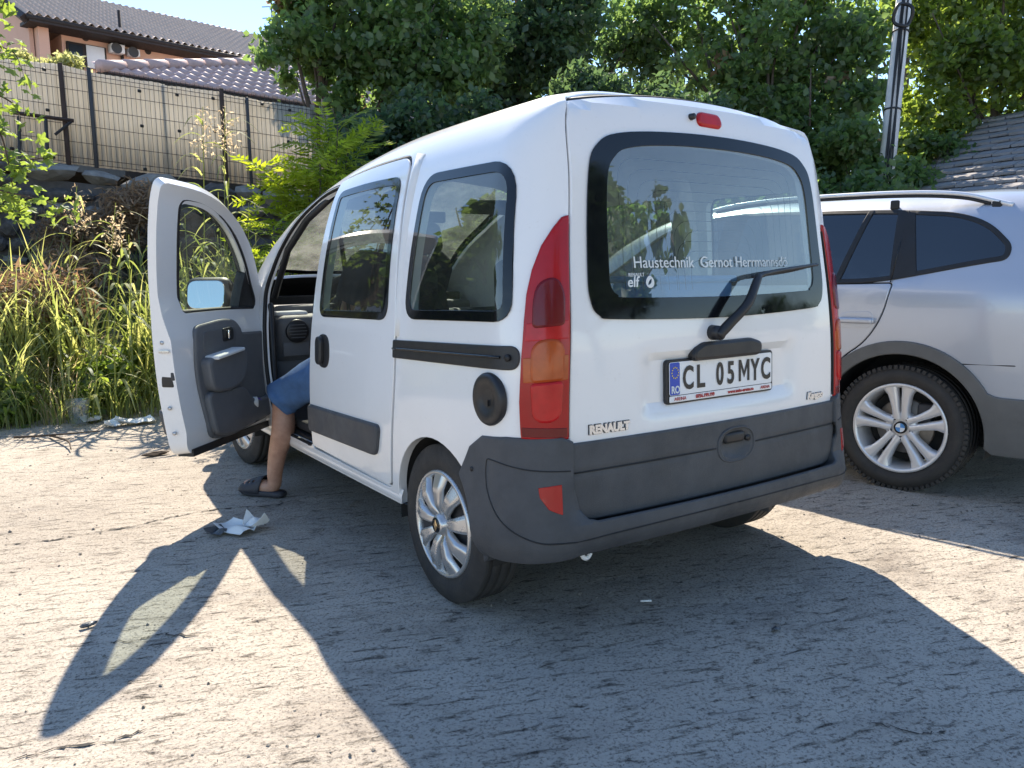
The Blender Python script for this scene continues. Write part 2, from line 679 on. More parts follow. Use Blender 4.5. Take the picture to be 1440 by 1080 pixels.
def rotz(a):
    return np.array([[math.cos(a), -math.sin(a), 0], [math.sin(a), math.cos(a), 0], [0, 0, 1]])


def lathe(profile, seg, axis='x'):
    """profile: (radius, along) pairs; turns about the local x axis"""
    V, F = [], []
    n = len(profile)
    for k in range(seg):
        a = 2 * math.pi * k / seg
        for r, x in profile:
            V.append((x, r * math.cos(a), r * math.sin(a)))
    for k in range(seg):
        k2 = (k + 1) % seg
        for i in range(n - 1):
            F.append((k * n + i, k * n + i + 1, k2 * n + i + 1, k2 * n + i))
    return V, F


def textmesh(txt, size, origin, right, up, nrmv, mat, name, parent=None, extrude=0.0012, sx=1.0, align='LEFT', shear=0.0,
             bold=0.0, surf=None):
    cu = bpy.data.curves.new("text", 'FONT')
    cu.body = txt
    cu.size = size
    cu.extrude = extrude
    cu.offset = bold
    cu.shear = shear
    cu.align_x = align
    cu.resolution_u = 4
    to = bpy.data.objects.new("text", cu)
    COL.objects.link(to)
    bpy.context.view_layer.update()
    me = bpy.data.meshes.new_from_object(to.evaluated_get(bpy.context.evaluated_depsgraph_get()))
    bpy.data.objects.remove(to)
    bpy.data.curves.remove(cu)
    V = np.array([tuple(v.co) for v in me.vertices])
    F = [tuple(p.vertices) for p in me.polygons]
    bpy.data.meshes.remove(me)
    right, up, nrmv = nrm(right), nrm(up), nrm(nrmv)
    if surf is not None:
        u, vv = V[:, 0:1] * sx, V[:, 1:2]
        W = surf(u[:, 0], vv[:, 0]) + V[:, 2:3] * nrmv
    else:
        W = np.asarray(origin) + V[:, 0:1] * sx * right + V[:, 1:2] * up + V[:, 2:3] * nrmv
    return mesh(name, W, F, mat, parent, smooth=False)


def vnoise(x, y, seed=0):
    """smooth value noise in numpy, 0..1"""
    xi, yi = np.floor(x).astype(int), np.floor(y).astype(int)
    xf_, yf_ = x - xi, y - yi

    def h(a, b):
        n = (a * 374761393 + b * 668265263 + seed * 982451653) & 0x7fffffff
        n = (n ^ (n >> 13)) * 1274126177 & 0x7fffffff
        return ((n ^ (n >> 16)) & 0xffff) / 65535.0
    u, v = xf_ * xf_ * (3 - 2 * xf_), yf_ * yf_ * (3 - 2 * yf_)
    return (h(xi, yi) * (1 - u) + h(xi + 1, yi) * u) * (1 - v) + (h(xi, yi + 1) * (1 - u) + h(xi + 1, yi + 1) * u) * v


def fbm(x, y, oct=4, seed=0):
    s, a, t = 0, 0.5, 0
    for i in range(oct):
        s = s + a * vnoise(x * 2 ** i, y * 2 ** i, seed + i * 7)
        t += a
        a *= 0.5
    return s / t

# ================================================================== ground
def graded(lo, hi, a, b, fine, far):
    mid = list(np.arange(a, b + 1e-6, fine))
    up, st = [], fine
    x = b
    while x < hi:
        st *= 1.16
        x += st
        up.append(min(x, hi))
    dn, st = [], fine
    x = a
    while x > lo:
        st *= 1.16
        x -= st
        dn.append(max(x, lo))
    return np.array(dn[::-1] + mid + up)


def ground_z(X, Y, fine=True):
    u = .945 * X - .327 * Y
    t = .327 * X + .945 * Y
    z = .010 * (fbm(X * .35 + 9, Y * .35, 2, 5) - .5)
    z = z + .007 * (fbm(u * .9, t * 2.2, 3, 3) - .5)
    if fine:
        cr = fbm(u * 3.6 + 4, t * 17.0, 4, 9)
        z = z - .009 * np.clip(cr - .62, 0, 1) / .38
        z = z + .0030 * (fbm(X * 26, Y * 26, 2, 2) - .5)
    # bank under the vegetation, rising to the retaining wall
    e = np.clip((Y - (5.25 - .12 * (X + 1.5))) / 3.0, 0, 1)
    e = e * e * (3 - 2 * e) * np.clip((2.2 - X) / 1.5, 0, 1)
    return z + .55 * e


gx = graded(-180, 180, -3.2, 3.0, .024, 1)
gy = graded(-180, 220, -1.6, 4.2, .024, 1)
GX, GYY = np.meshgrid(gx, gy)
GZ = ground_z(GX, GYY)
nx, ny = len(gx), len(gy)
V = np.stack([GX.ravel(), GYY.ravel(), GZ.ravel()], 1)
ii = (np.arange(ny - 1)[:, None] * nx + np.arange(nx - 1)[None]).ravel()
Q = np.stack([ii, ii + 1, ii + 1 + nx, ii + nx], 1)
me = bpy.data.meshes.new("ground")
me.vertices.add(len(V))
me.vertices.foreach_set("co", V.ravel())
me.loops.add(len(Q) * 4)
me.loops.foreach_set("vertex_index", Q.ravel())
me.polygons.add(len(Q))
me.polygons.foreach_set("loop_start", np.arange(len(Q)) * 4)
me.polygons.foreach_set("loop_total", np.full(len(Q), 4))
me.polygons.foreach_set("use_smooth", np.ones(len(Q), bool))
me.update(calc_edges=True)

m, t, b, out = newmat('dusty_asphalt')
ANG = math.atan2(.327, .945)
co = coords(t)
cs = coords(t, (1.0, 3.2, 1), (0, 0, ANG))
cs2 = coords(t, (7.0, 26.0, 1), (0, 0, ANG))
big = noise(t, co, .55, 5, .6)
streak = noise(t, cs, 1.3, 8, .7, .6)
fine = noise(t, cs2, 1.3, 6, .75, .4)
grit = noise(t, co, 95, 3, .7)
grit2 = noise(t, co, 260, 2, .6)
base = ramp(t, [(.30, (.36, .315, .265)), (.55, (.475, .42, .355)), (.75, (.555, .495, .42))])
t.links.new(big, base.inputs[0])


def mulmix(prev, fac, col, pts, strength=1.0, mode='MULTIPLY'):
    r = ramp(t, pts)
    t.links.new(fac, r.inputs[0])
    mx = N(t, "ShaderNodeMix", data_type='RGBA', blend_type=mode)
    mx.inputs["B"].default_value = (*col, 1)
    t.links.new(r.outputs[0], mx.inputs["Factor"])
    t.links.new(prev, mx.inputs["A"])
    return mx.outputs["Result"]


c = mulmix(base.outputs[0], streak, (.55, .53, .52), [(.52, 0.0), (.78, .75)])
c = mulmix(c, fine, (.13, .125, .125), [(.57, 0.0), (.67, .92)])
c = mulmix(c, grit, (.30, .29, .29), [(.52, 0.0), (.66, .85)])
blot = noise(t, co, 1.7, 7, .68)
c = mulmix(c, blot, (.38, .36, .36), [(.54, 0.0), (.70, .6)])
sp1 = noise(t, co, 38, 5, .8)
c = mulmix(c, sp1, (.24, .23, .23), [(.575, 0.0), (.66, .85)])
c = mulmix(c, grit2, (.55, .50, .44), [(.60, 0.0), (.72, .6)], mode='MIX')
t.links.new(c, b.inputs["Base Color"])
b.inputs["Roughness"].default_value = .92
b.inputs["Specular IOR Level"].default_value = .25
h1 = N(t, "ShaderNodeMath", operation='MULTIPLY_ADD', i_1=1.6)
t.links.new(sp1, h1.inputs[0])
hr = ramp(t, [(.55, 1.0), (.72, 0.0)])
t.links.new(fine, hr.inputs[0])
t.links.new(hr.outputs[0], h1.inputs[2])
bp = N(t, "ShaderNodeBump", i_Strength=1.0, i_Distance=.006)
t.links.new(h1.outputs[0], bp.inputs["Height"])
t.links.new(bp.outputs[0], b.inputs["Normal"])
ground = fin("ground", me, "dusty_asphalt")
tag(ground, "dusty beige cracked asphalt yard", kind="structure")


def crack(pts, wmin, wmax, seed):
    """a flat strip on the asphalt, coloured dark for the shade inside a crack, ragged in width"""
    rr = np.random.default_rng(seed)
    P = resample(crom([onz(px, py)[:2] for px, py in pts], 8), .025, closed=False)
    n = len(P)
    P = P + rr.normal(0, .006, P.shape)
    tg_ = nrm(np.gradient(P, axis=0))
    sd = np.stack([-tg_[:, 1], tg_[:, 0]], 1)
    w_ = wmin + (wmax - wmin) * rr.random(n) ** 2
    w_[0] = w_[-1] = .001
    w_[rr.random(n) < .12] *= .15
    V, F = [], []
    for i in range(n):
        for sg_ in (-1, 1):
            q = P[i] + sd[i] * sg_ * w_[i]
            V.append((q[0], q[1], float(ground_z(np.array([q[0]]), np.array([q[1]]))[0]) + .0035))
    for i in range(n - 1):
        F.append((2 * i, 2 * i + 1, 2 * i + 3, 2 * i + 2))
    o = mesh("crack", V, F, "crack_shade", None)
    o.parent = ground
    return o


simple('crack_shade', (.05, .045, .042), 0.95, var=.4, vscale=30)
crack([(-20, 768), (60, 762), (130, 750), (180, 742), (240, 728), (310, 716), (385, 711)], .002, .010, 1)
crack([(385, 711), (430, 700), (500, 692)], .001, .006, 2)
crack([(150, 905), (190, 903), (230, 893), (280, 897)], .001, .006, 3)
crack([(20, 1068), (110, 1050), (170, 1040), (215, 1022)], .001, .007, 4)
crack([(1220, 1015), (1290, 1030), (1330, 1028)], .001, .005, 5)

# ================================================================== the white van
_v = [.10, .20, .30, .50, .90, 1.00, 1.30, 1.50, 1.58, 1.64, 1.70, 1.78, 1.90, 2.20, 2.45, 2.6]
_z = [.10, .20, .30, .50, .90, 1.00, 1.30, 1.495, 1.574, 1.632, 1.682, 1.728, 1.760, 1.783, 1.788, 1.788]
_d = [.10, .045, .022, .0, .0, .008, .042, .082, .105, .131, .170, .235, .345, .64, .825, .975]


def _dense(xs, ys, n=400):
    """smooth (Hermite, monotone-ish) table"""
    xs, ys = np.array(xs), np.array(ys)
    h = np.diff(xs)
    s = np.diff(ys) / h
    m = np.zeros(len(xs))
    m[1:-1] = (s[:-1] * h[1:] + s[1:] * h[:-1]) / (h[1:] + h[:-1])
    m[0], m[-1] = s[0], s[-1]
    X = np.linspace(xs[0], xs[-1], n)
    i = np.clip(np.searchsorted(xs, X) - 1, 0, len(h) - 1)
    t = (X - xs[i]) / h[i]
    Y = (2 * t ** 3 - 3 * t ** 2 + 1) * ys[i] + (t ** 3 - 2 * t ** 2 + t) * h[i] * m[i] + (-2 * t ** 3 + 3 * t ** 2) * ys[i + 1] + (t ** 3 - t ** 2) * h[i] * m[i + 1]
    return X, Y


KZ, KD = _dense(_v, _z), _dense(_v, _d)
GY = _dense([-1, .9, 1.04, 1.36, 1.66, 2.02, 2.44, 2.76, 3.02, 3.30, 3.60, 3.85, 4.0],
            [1, 1, .996, .972, .93, .851, .713, .541, .33, .22, .14, .05, .0])
WY = _dense([-1, 2.4, 2.8, 3.3, 3.65, 3.85, 3.95], [.825, .825, .82, .80, .74, .62, .50])
YC = _dense([.0, .7, 1.0, 1.3, 1.6, 1.7, 1.8], [.0, .0, .012, .05, .09, .11, .13])
IX = _dense([.0, 1.3, 1.4, 1.5, 1.6, 1.7, 1.78, 1.85, 2.6], [.149, .149, .143, .128, .10, .058, .015, .0, .0])
PH = math.radians(80)
S0, RC = 0.21, 0.18
S_SEAM = S0 - RC * PH


def body(s, v, side=-1):
    """outer skin: s runs forward along the side (below S0 it wraps the rear corner), v runs up the side and over the roof"""
    s = np.asarray(s, float)
    v = np.asarray(v, float)
    k, d = np.interp(v, *KZ), np.interp(v, *KD)
    g = np.interp(s, *GY)
    z = np.where(k > .9, .9 + (k - .9) * g, k)
    W = np.interp(s, *WY)
    x = W - d * (W / .825)
    yc = np.interp(z, *YC)
    phi = np.clip((S0 - s) / RC, 0, 1.75)
    ix = np.interp(v, *IX)
    x = x - ix * (1 - np.cos(phi)) / (1 - math.cos(PH))
    y0, ye = S0 + yc, yc + .03
    fade = np.clip((s - S0) / .6, 0, 1)
    ye = ye + .045 * np.clip((v - 1.72) / .12, 0, 1)
    z = z - .022 * np.clip((v - 1.74) / .1, 0, 1) * (np.minimum(phi, PH) / PH) ** 2
    y = np.where(s >= S0, s + yc * (1 - fade) ** 2, y0 - (y0 - ye) * np.sin(np.minimum(phi, 1.57)) / math.sin(PH))
    return np.stack([side * x, y, z], -1)


def bodyL(s, v):
    return body(s, v, -1)


def bodyR(s, v):
    return body(s, v, 1)


FLIP[bodyL] = True


def v_of(y, z):
    """section parameter of a point given by length position and true height"""
    g = np.interp(y, *GY)
    k = .9 + (z - .9) / g if z > .9 else z
    i = np.searchsorted(KZ[1], k)
    return float(np.interp(k, KZ[1], KZ[0]))


def YZ(pts):
    return [(y, v_of(y, z)) for y, z in pts]


def tail(x, z):
    """outer surface of the tailgate, y as a function of x and z"""
    x = np.asarray(x, float)
    z = np.asarray(z, float)
    y = np.interp(z, *YC) + .03 * (x / .667) ** 2
    zt = ztop(x)
    e = np.clip(1 - (zt - z) / .05, 0, 1)
    y = y + .05 * (1 - np.sqrt(np.clip(1 - e * e, 0, 1)))
    return np.stack([x, y, z], -1)


def ztop(x):
    return 1.768 - .056 * (np.abs(x) / .585) ** 2.2


def grow(poly, d):
    p = np.asarray(poly, float)
    if area2(p) < 0:
        p = p[::-1]
    t = nrm(np.roll(p, -1, 0) - np.roll(p, 1, 0))
    return [tuple(q) for q in p + np.stack([t[:, 1], -t[:, 0]], 1) * d]


van = thing("van", (0, 1.9, 0), "white panel-sided passenger van with its driver door open", "van")

# ---- outlines on the side (length position y, section parameter v)
arch_c, arch_r = (.60, .285), .325
slide_out = rpoly(YZ([(.985, .350), (.955, .47), (.895, .75), (.888, .95), (.935, 1.622), (1.655, 1.598), (1.70, 1.35), (1.752, 1.0), (1.785, .7), (1.84, .36)]),
                  [.03, .25, .25, .2, .075, .03, .3, .3, .3, .02])
quarter_win = rpoly(YZ([(.815, 1.02), (.775, 1.538), (.125, 1.532), (.128, 1.040)]), [.085, .095, .12, .075])
slide_win = rpoly(YZ([(1.665, .992), (1.60, 1.545), (.965, 1.552), (.955, 1.008)]), [.07, .05, .06, .07])
door_out = rpoly(YZ([(1.815, .345), (1.775, .7), (1.742, 1.0), (1.69, 1.35), (1.645, 1.600), (1.98, 1.580), (2.25, 1.487), (2.47, 1.33), (2.655, 1.09), (2.665, .60), (2.58, .345)]),
                 [.06, .3, .3, .3, .035, .2, .25, .25, .06, .1, .1])
door_open = rpoly(YZ([(1.845, .345), (1.785, .7), (1.755, 1.0), (1.70, 1.35), (1.66, 1.583), (1.98, 1.560), (2.23, 1.465), (2.42, 1.32), (2.555, 1.10), (2.50, .60), (2.42, .40), (2.33, .345)]),
                  [.06, .3, .3, .3, .035, .2, .25, .25, .08, .2, .1, .1])
door_win = rpoly(YZ([(1.885, 1.01), (1.85, 1.30), (1.80, 1.525), (2.00, 1.515), (2.23, 1.425), (2.42, 1.27), (2.575, 1.05), (2.575, 1.00)]),
                 [.05, .3, .05, .25, .3, .3, .03, .03])


def arc(c, r, a0, a1, n=24):
    return [(c[0] + r * math.cos(math.radians(a0 + (a1 - a0) * i / n)), c[1] + r * math.sin(math.radians(a0 + (a1 - a0) * i / n))) for i in range(n + 1)]


shell = [(S_SEAM, .40), (S_SEAM, 2.45), (1.86, 2.45), (1.90, 2.1), (1.98, 1.86), (2.10, 1.79), (2.5, 1.745), (2.95, 1.73), (3.08, 1.68), (3.5, 1.66), (3.86, 1.60), (3.92, 1.30),
         (3.92, .45), (3.60, .33)] + arc((3.19, .285), .325, 0, 180) + [(2.86, .285), (.93, .285)] + arc(arch_c, arch_r, 0, 180) + [(.27, .40)]
shellL = panel("body_shell", shell, [grow(slide_out, .019), grow(door_open, .002), grow(quarter_win, -.020)], bodyL, ["white_paint", "headliner"], van,
               thick=.035, res=.045, bres=.025)
tag(shellL, "white left side and half of the roof")
door_closed_win = door_win
shellR = panel("body_shell", shell, [grow(slide_win, -.02), grow(door_closed_win, -.01), grow(quarter_win, -.020)], bodyR, ["white_paint", "headliner"], van,
               thick=.035, res=.05, bres=.03)
tag(shellR, "white right side and half of the roof")
# right-hand windows
for nm, ol in (("quarter_window", quarter_win), ("side_window", slide_win), ("side_window", door_win)):
    g_ = panel(nm, grow(ol, -.024), [], bodyR, "glass_side", van, thick=.004, off=.002, inner=False, bev=.001)
    panel("window_border", ol, [grow(ol, -.030)], bodyR, "frit", g_, thick=.003, off=.004, bev=.001, res=.02, bres=.015)
# left quarter window
qg = panel("quarter_window", grow(quarter_win, -.026), [], bodyL, "glass_side", van, off=.001, inner=False, bev=.001)
panel("window_border", quarter_win, [grow(quarter_win, -.032)], bodyL, "frit", qg, thick=.003, off=.004, bev=.001, res=.02, bres=.015)

# ---- sliding door
sd = panel("sliding_door", slide_out, [grow(slide_win, -.02)], bodyL, ["white_paint", "headliner"], van, thick=.035, off=.002, res=.04, bev=.003, bres=.02)
sg = panel("window_glass", grow(slide_win, -.024), [], bodyL, "glass_side", sd, off=.003, inner=False, bev=.001)
panel("window_border", slide_win, [grow(slide_win, -.030)], bodyL, "frit", sd, thick=.003, off=.0055, bev=.001, res=.02, bres=.015)
mold = rpoly([(1.822, .447), (1.800, .560), (1.03, .580), (1.075, .463)], [.015, .01, .02, .035])
panel("rubbing_strip", mold, [], bodyL, "bumper_plastic", sd, thick=.02, off=.018, bev=.010, res=.04)
# grip handle: a long rounded bar standing off the door
hb = rpoly([(1.535, .768), (1.535, .915), (1.675, .912), (1.675, .765)], .068, 8)
panel("handle_recess", hb, [], bodyL, "black_plastic", sd, thick=.004, off=.005, bev=.004, res=.03)
hp = rpoly([(1.60, .785), (1.60, .898), (1.648, .896), (1.648, .783)], .023, 6)
panel("door_handle", hp, [], bodyL, "black_plastic", sd, thick=.02, off=.026, bev=.008, res=.02)

p = np.array(resample(slide_out, .04))
mesh("door_seal", *tube(bodyL(p[:, 0], p[:, 1]) + np.array([.022, 0, 0]), .014, 6, True), "rubber_seal", sd)

# ---- slide rail on the quarter panel
rail = rpoly([(.893, .873), (.893, .935), (.105, .966), (.105, .898)], [.005, .005, .032, .032])
rl = panel("slide_rail", rail, [], bodyL, "black_plastic", van, thick=.012, off=.006, bev=.003, res=.04)
for zc in (.001,):
    pts = [body(s, .905 + (.89 - s) * .036 + zc) + np.array([-.0085, 0, 0]) for s in np.linspace(.888, .165, 20)]
    V, F = tube(np.array(pts), .0045, 6)
    mesh("rail_lip", V, F, "frit", rl)
V, F = tube(np.array([body(.135, .932) + np.array([-.004, 0, 0]), body(.135, .932) + np.array([-.014, 0, 0])]), .011, 12)
mesh("rail_end_plug", V, F, "rubber_seal", rl)

# ---- fuel filler cap
fc = body(.222, .797)
prof = [(.0, -.004), (.026, -.004), (.034, -.006), (.042, -.010), (.055, -.014), (.070, -.015), (.080, -.012), (.084, -.005), (.084, .01)]
V, F = lathe(prof, 40)
V = [fc + np.array([a, b, c_]) for a, b, c_ in V]
cap = mesh("fuel_cap", V, F, "black_plastic", van)
V, F = boxvf(fc + np.array([-.007, 0, -.012]), (.008, .012, .018))
mesh("cap_grip", V, F, "black_plastic", cap, smooth=False)

# ---- tailgate
zs = np.linspace(.42, 1.70, 30)


def seam_x(z):
    p = body(np.array([S_SEAM]), np.array([v_of(0, z)]))[0]
    return -p[0]


edge = [(seam_x(z) - .012, z) for z in np.linspace(.66, 1.690, 24)]
topx = np.linspace(edge[-1][0] - .012, -edge[-1][0] + .012, 30)
top = [(x, float(ztop(x)) - .004) for x in topx]
tg_up = edge + top + [(-x, z) for x, z in edge[::-1]]
win_o = crom([(-.575, 1.20), (-.545, 1.50), (-.50, 1.598), (-.40, 1.640), (-.15, 1.660), (.15, 1.660), (.40, 1.640), (.50, 1.598), (.545, 1.50), (.575, 1.20),
              (.573, 1.10), (.545, 1.055), (.47, 1.040), (0, 1.028), (-.47, 1.040), (-.545, 1.055), (-.573, 1.10)], 6, True)
win_o = [(x * 1.022 + .010, z - .020 * max(0.0, (z - 1.2) / .46)) for x, z in win_o]
plate_rec = rpoly([(-.375, .725), (.405, .725), (.42, .83), (.40, .915), (-.36, .915), (-.385, .83)], [.09, .09, .08, .06, .06, .08])


def tail_rec(x, z):
    """tailgate with the shallow recess that holds the number plate"""
    p = tail(x, z)
    ex = np.clip((.425 - np.abs(np.asarray(x) - .012)) / .085, 0, 1)
    ez = np.clip((.112 - np.abs(np.asarray(z) - .823)) / .048, 0, 1)
    f = ex * ex * (3 - 2 * ex) * ez * ez * (3 - 2 * ez)
    p[..., 1] += .022 * f
    return p


tg = panel("tailgate", tg_up, [grow(win_o, -.03)], tail_rec, ["white_paint", "headliner"], van, thick=.035, res=.028, bev=.005, bres=.02)
low = rpoly([(-.665, .661), (.665, .661), (.665, .53), (.640, .440), (.60, .424), (-.60, .424), (-.640, .440), (-.665, .53)], [.004, .004, .05, .05, .04, .04, .05, .05])
TGH = (.050, .578)


def lowoff(x, z):
    # a soft crease across the panel and the dished grip
    r = np.hypot((x - TGH[0]) / .082, (z - TGH[1]) / .052)
    dish = np.where(r < 1, -.016 * (1 - r ** 4), 0)
    crease = -.004 * np.exp(-((z - .575) / .004) ** 2) * (np.hypot((x - TGH[0]) / .11, (z - TGH[1]) / .07) > 1)
    return .012 + .006 * np.clip((.62 - z) / .2, 0, 1) + dish + crease


lp_ = panel("lower_trim", low, [], tail, "bumper_plastic", tg, thick=.03, res=.012, bev=.006, off=lowoff, bres=.02)
# crease line and grip ring
pts = [tail(x, .575) + np.array([0, -.013, 0]) for x in np.linspace(-.66, -.055, 30)]
V1 = tube(np.array(pts), .0022, 5)
pts = [tail(x, .575) + np.array([0, -.013, 0]) for x in np.linspace(.155, .66, 30)]
V2 = tube(np.array(pts), .0022, 5)
mesh("trim_groove", *join([V1, V2]), "rubber_seal", tg)
pts = np.array([tail(TGH[0] + .095 * np.sign(math.cos(a)) * abs(math.cos(a)) ** .8, TGH[1] + .060 * np.sign(math.sin(a)) * abs(math.sin(a)) ** .8) + np.array([0, -.013, 0]) for a in np.linspace(0, 2 * math.pi, 48, endpoint=False)])
mesh("grip_ring", *tube(pts, .0045, 6, True), "bumper_plastic", tg)
rboxmesh("grip_bar", tail(.045, .603) + np.array([0, -.006, 0]), (.105, .018, .040), .012, "black_plastic", tg)
V, F = tube(np.array([tail(.118, .592) + np.array([0, .0, 0]), tail(.118, .592) + np.array([0, -.012, 0])]), .012, 14)
mesh("lock_barrel", V, F, "black_plastic", tg)

p = np.array(resample([(x * 1.012, z) for x, z in tg_up], .04))
mesh("tailgate_seal", *tube(tail(p[:, 0], p[:, 1]) + np.array([0, .024, -.004]), .015, 6, True), "rubber_seal", tg)
# rear window with its printed border and heater wires
inner_o = crom([(-.495, 1.20), (-.478, 1.46), (-.44, 1.545), (-.36, 1.580), (-.15, 1.598), (.15, 1.598), (.36, 1.580), (.44, 1.545), (.478, 1.46), (.495, 1.20),
                (.492, 1.14), (.47, 1.115), (.42, 1.105), (0, 1.098), (-.42, 1.105), (-.47, 1.115), (-.492, 1.14)], 6, True)
inner_o = [(x * 1.045 + .020, z) for x, z in inner_o]
rw = panel("rear_window", grow(inner_o, .008), [], tail, "glass_rear", tg, off=.002, inner=False, bev=.001, res=.05)
panel("window_border", win_o, [inner_o], tail, "frit", tg, thick=.003, off=.006, bev=.001, res=.02, bres=.015)
wires = []
for i in range(8):
    hw, zt_, zb_ = .43 - .037 * i, 1.545 - .032 * i, 1.125
    path = rpoly([(-hw, zb_), (-hw, zt_), (hw, zt_), (hw, zb_)], [0, .08, .08, 0], 6)
    path = resample(path[0:1] + path[1:-1] + path[-1:], .05, closed=False)
    wires.append(tube(tail(path[:, 0], path[:, 1]) + np.array([0, .004, 0]), .0010, 4))
for i in range(3):
    hw, zt_ = .20 - .03 * i, 1.285 - .032 * i
    path = resample(rpoly([(-hw, 1.125), (-hw, zt_), (hw, zt_), (hw, 1.125)], [0, .07, .07, 0], 6), .05, closed=False)
    wires.append(tube(tail(path[:, 0], path[:, 1]) + np.array([0, .004, 0]), .0010, 4))
mesh("heater_wires", *join(wires), "rubber_seal", tg)


def tail_txt(txt, x, z, size, mat, name, parent, sx=1.0, off=.007, extrude=.0006, shear=0, bold=0):
    textmesh(txt, size, None, (1, 0, 0), (0, 0, 1), (0, -1, 0), mat, name, parent, extrude=extrude, sx=sx, shear=shear, bold=bold,
             surf=lambda u, v_: tail(x + u, z + v_) + np.array([0, -off, 0]))


tail_txt("Haustechnik  Gernot Herrmannsdö", -.402, 1.199, .052, "print_white", "window_lettering", tg, sx=1.03)
tail_txt("RENAULT", -.425, 1.172, .016, "print_white", "window_lettering", tg, sx=.95)
tail_txt("elf", -.432, 1.140, .046, "print_white", "window_lettering", tg, sx=1.05, bold=.0007, shear=.12)
ew = np.array([-.337, 1.153])
drop = [(ew[0] + .017 * math.cos(a) * (1 - .15 * math.sin(a)), ew[1] + .019 * math.sin(a)) for a in np.linspace(0, 2 * math.pi, 24, endpoint=False)]
panel("window_emblem", drop, [grow(crom([(ew[0] - .009, ew[1] - .010), (ew[0] + .004, ew[1] - .004), (ew[0] + .007, ew[1] + .010), (ew[0] - .004, ew[1] + .003)], 4, True), 0)], tail,
      "print_white", tg, thick=.0006, off=.0075, bev=.0003, res=.01)

# high stop lamp and washer jet
bl = rpoly([(-.080, 1.672), (.080, 1.668), (.072, 1.712), (-.066, 1.718)], .018, 6)
bl = rpoly([(-.050, 1.682), (.058, 1.679), (.050, 1.711), (-.044, 1.714)], .015, 6)
panel("high_stop_lamp", bl, [], tail, "lamp_bright_red", tg, thick=.02, off=.010, bev=.009, res=.012)
V, F = tube(np.array([tail(-.082, 1.700) + np.array([0, .01, 0]), tail(-.082, 1.700) + np.array([0, -.016, .002])]), [.013, .010], 12)
mesh("washer_jet", V, F, "black_plastic", tg)

# wiper
piv = tail(-.062, .978) + np.array([0, -.006, 0])
elb = tail(.145, 1.168) + np.array([0, -.050, 0])
tip = tail(.545, 1.205) + np.array([0, -.024, 0])
V, F = tube(np.array([piv + np.array([0, .01, 0]), piv + np.array([0, -.035, 0])]), [.026, .024], 16)
hubo = mesh("wiper_pivot", V, F, "black_plastic", tg)
arm_path = crom([piv + np.array([-.012, -.032, -.010]), piv + np.array([.03, -.042, .03]), (piv + elb) / 2 + np.array([0, -.045, .0]), elb + np.array([-.03, -.012, -.018]),
                 elb + np.array([.0, -.004, .0]), elb + np.array([.06, .0, .010]), (elb + tip) / 2 + np.array([0, -.006, .004]), tip], 6)
na = len(arm_path)
mesh("wiper_arm", *tube(np.array(arm_path), np.interp(np.linspace(0, 1, na), [0, .1, .45, .55, 1], [.017, .019, .014, .010, .006]), 8), "black_plastic", tg)
bA, bB = tail(.02, 1.085) + np.array([0, -.010, 0]), tail(.575, 1.210) + np.array([0, -.010, 0])
bA = tail(.15, 1.163) + np.array([0, -.012, 0])
bB = tail(.560, 1.205) + np.array([0, -.012, 0])
mesh("wiper_blade", *tube(np.array([bA + (bB - bA) * t + np.array([0, -.012 * math.sin(t * 3.14), 0]) for t in np.linspace(0, 1, 14)]),
                          np.interp(np.linspace(0, 1, 14), [0, .5, 1], [.005, .009, .005]), 6), "rubber_seal", tg)

# badges, each on a dark backing that outlines its letters
tail_txt("RENAULT", -.598, .690, .036, "black_plastic", "badge_backing", tg, sx=1.0, off=.001, extrude=.0012, bold=.0040)
tail_txt("Kangoo", .488, .692, .034, "black_plastic", "badge_backing", tg, sx=1.0, off=.001, extrude=.0012, bold=.0032, shear=.15)
tail_txt("RENAULT", -.598, .690, .036, "badge_silver", "maker_badge", tg, sx=1.0, off=.003, extrude=.004, bold=.0022)
tail_txt("Kangoo", .488, .692, .034, "badge_silver", "model_badge", tg, sx=1.0, off=.003, extrude=.004, bold=.0018, shear=.15)

# number plate and its light
pr_y = tail_rec(np.array([0.0]), np.array([.823]))[0][1]


def platef(x, z):
    x = np.asarray(x, float)
    return np.stack([x, np.full_like(x, pr_y - .012) + (np.asarray(z) - .823) * .04, np.asarray(z, float)], -1)


pf = panel("number_plate", rpoly([(-.270, .751), (.270, .751), (.270, .893), (-.270, .893)], .012), [], platef, "black_plastic", van, thick=.014, off=0, bev=.004, res=.1)
panel("plate_face", rpoly([(-.262, .778), (.262, .778), (.262, .887), (-.262, .887)], .008), [], platef, "plate_white", pf, thick=.002, off=.004, bev=.001, res=.1)
panel("plate_strip", rpoly([(-.262, .755), (.262, .755), (.262, .774), (-.262, .774)], .004), [], platef, "plate_white", pf, thick=.002, off=.004, bev=.001, res=.1)
panel("country_band", rpoly([(-.261, .779), (-.216, .779), (-.216, .886), (-.261, .886)], .006), [], platef, "plate_blue", pf, thick=.001, off=.0052, bev=.0005, res=.05)


def plate_txt(txt, x, z, size, mat, sx=1.0, bold=0):
    textmesh(txt, size, platef(np.array([x]), np.array([z]))[0] + np.array([0, -.0062, 0]), (1, 0, 0), (0, .04, 1), (0, -1, 0), mat, "plate_lettering", pf,
             extrude=.0006, sx=sx, bold=bold)


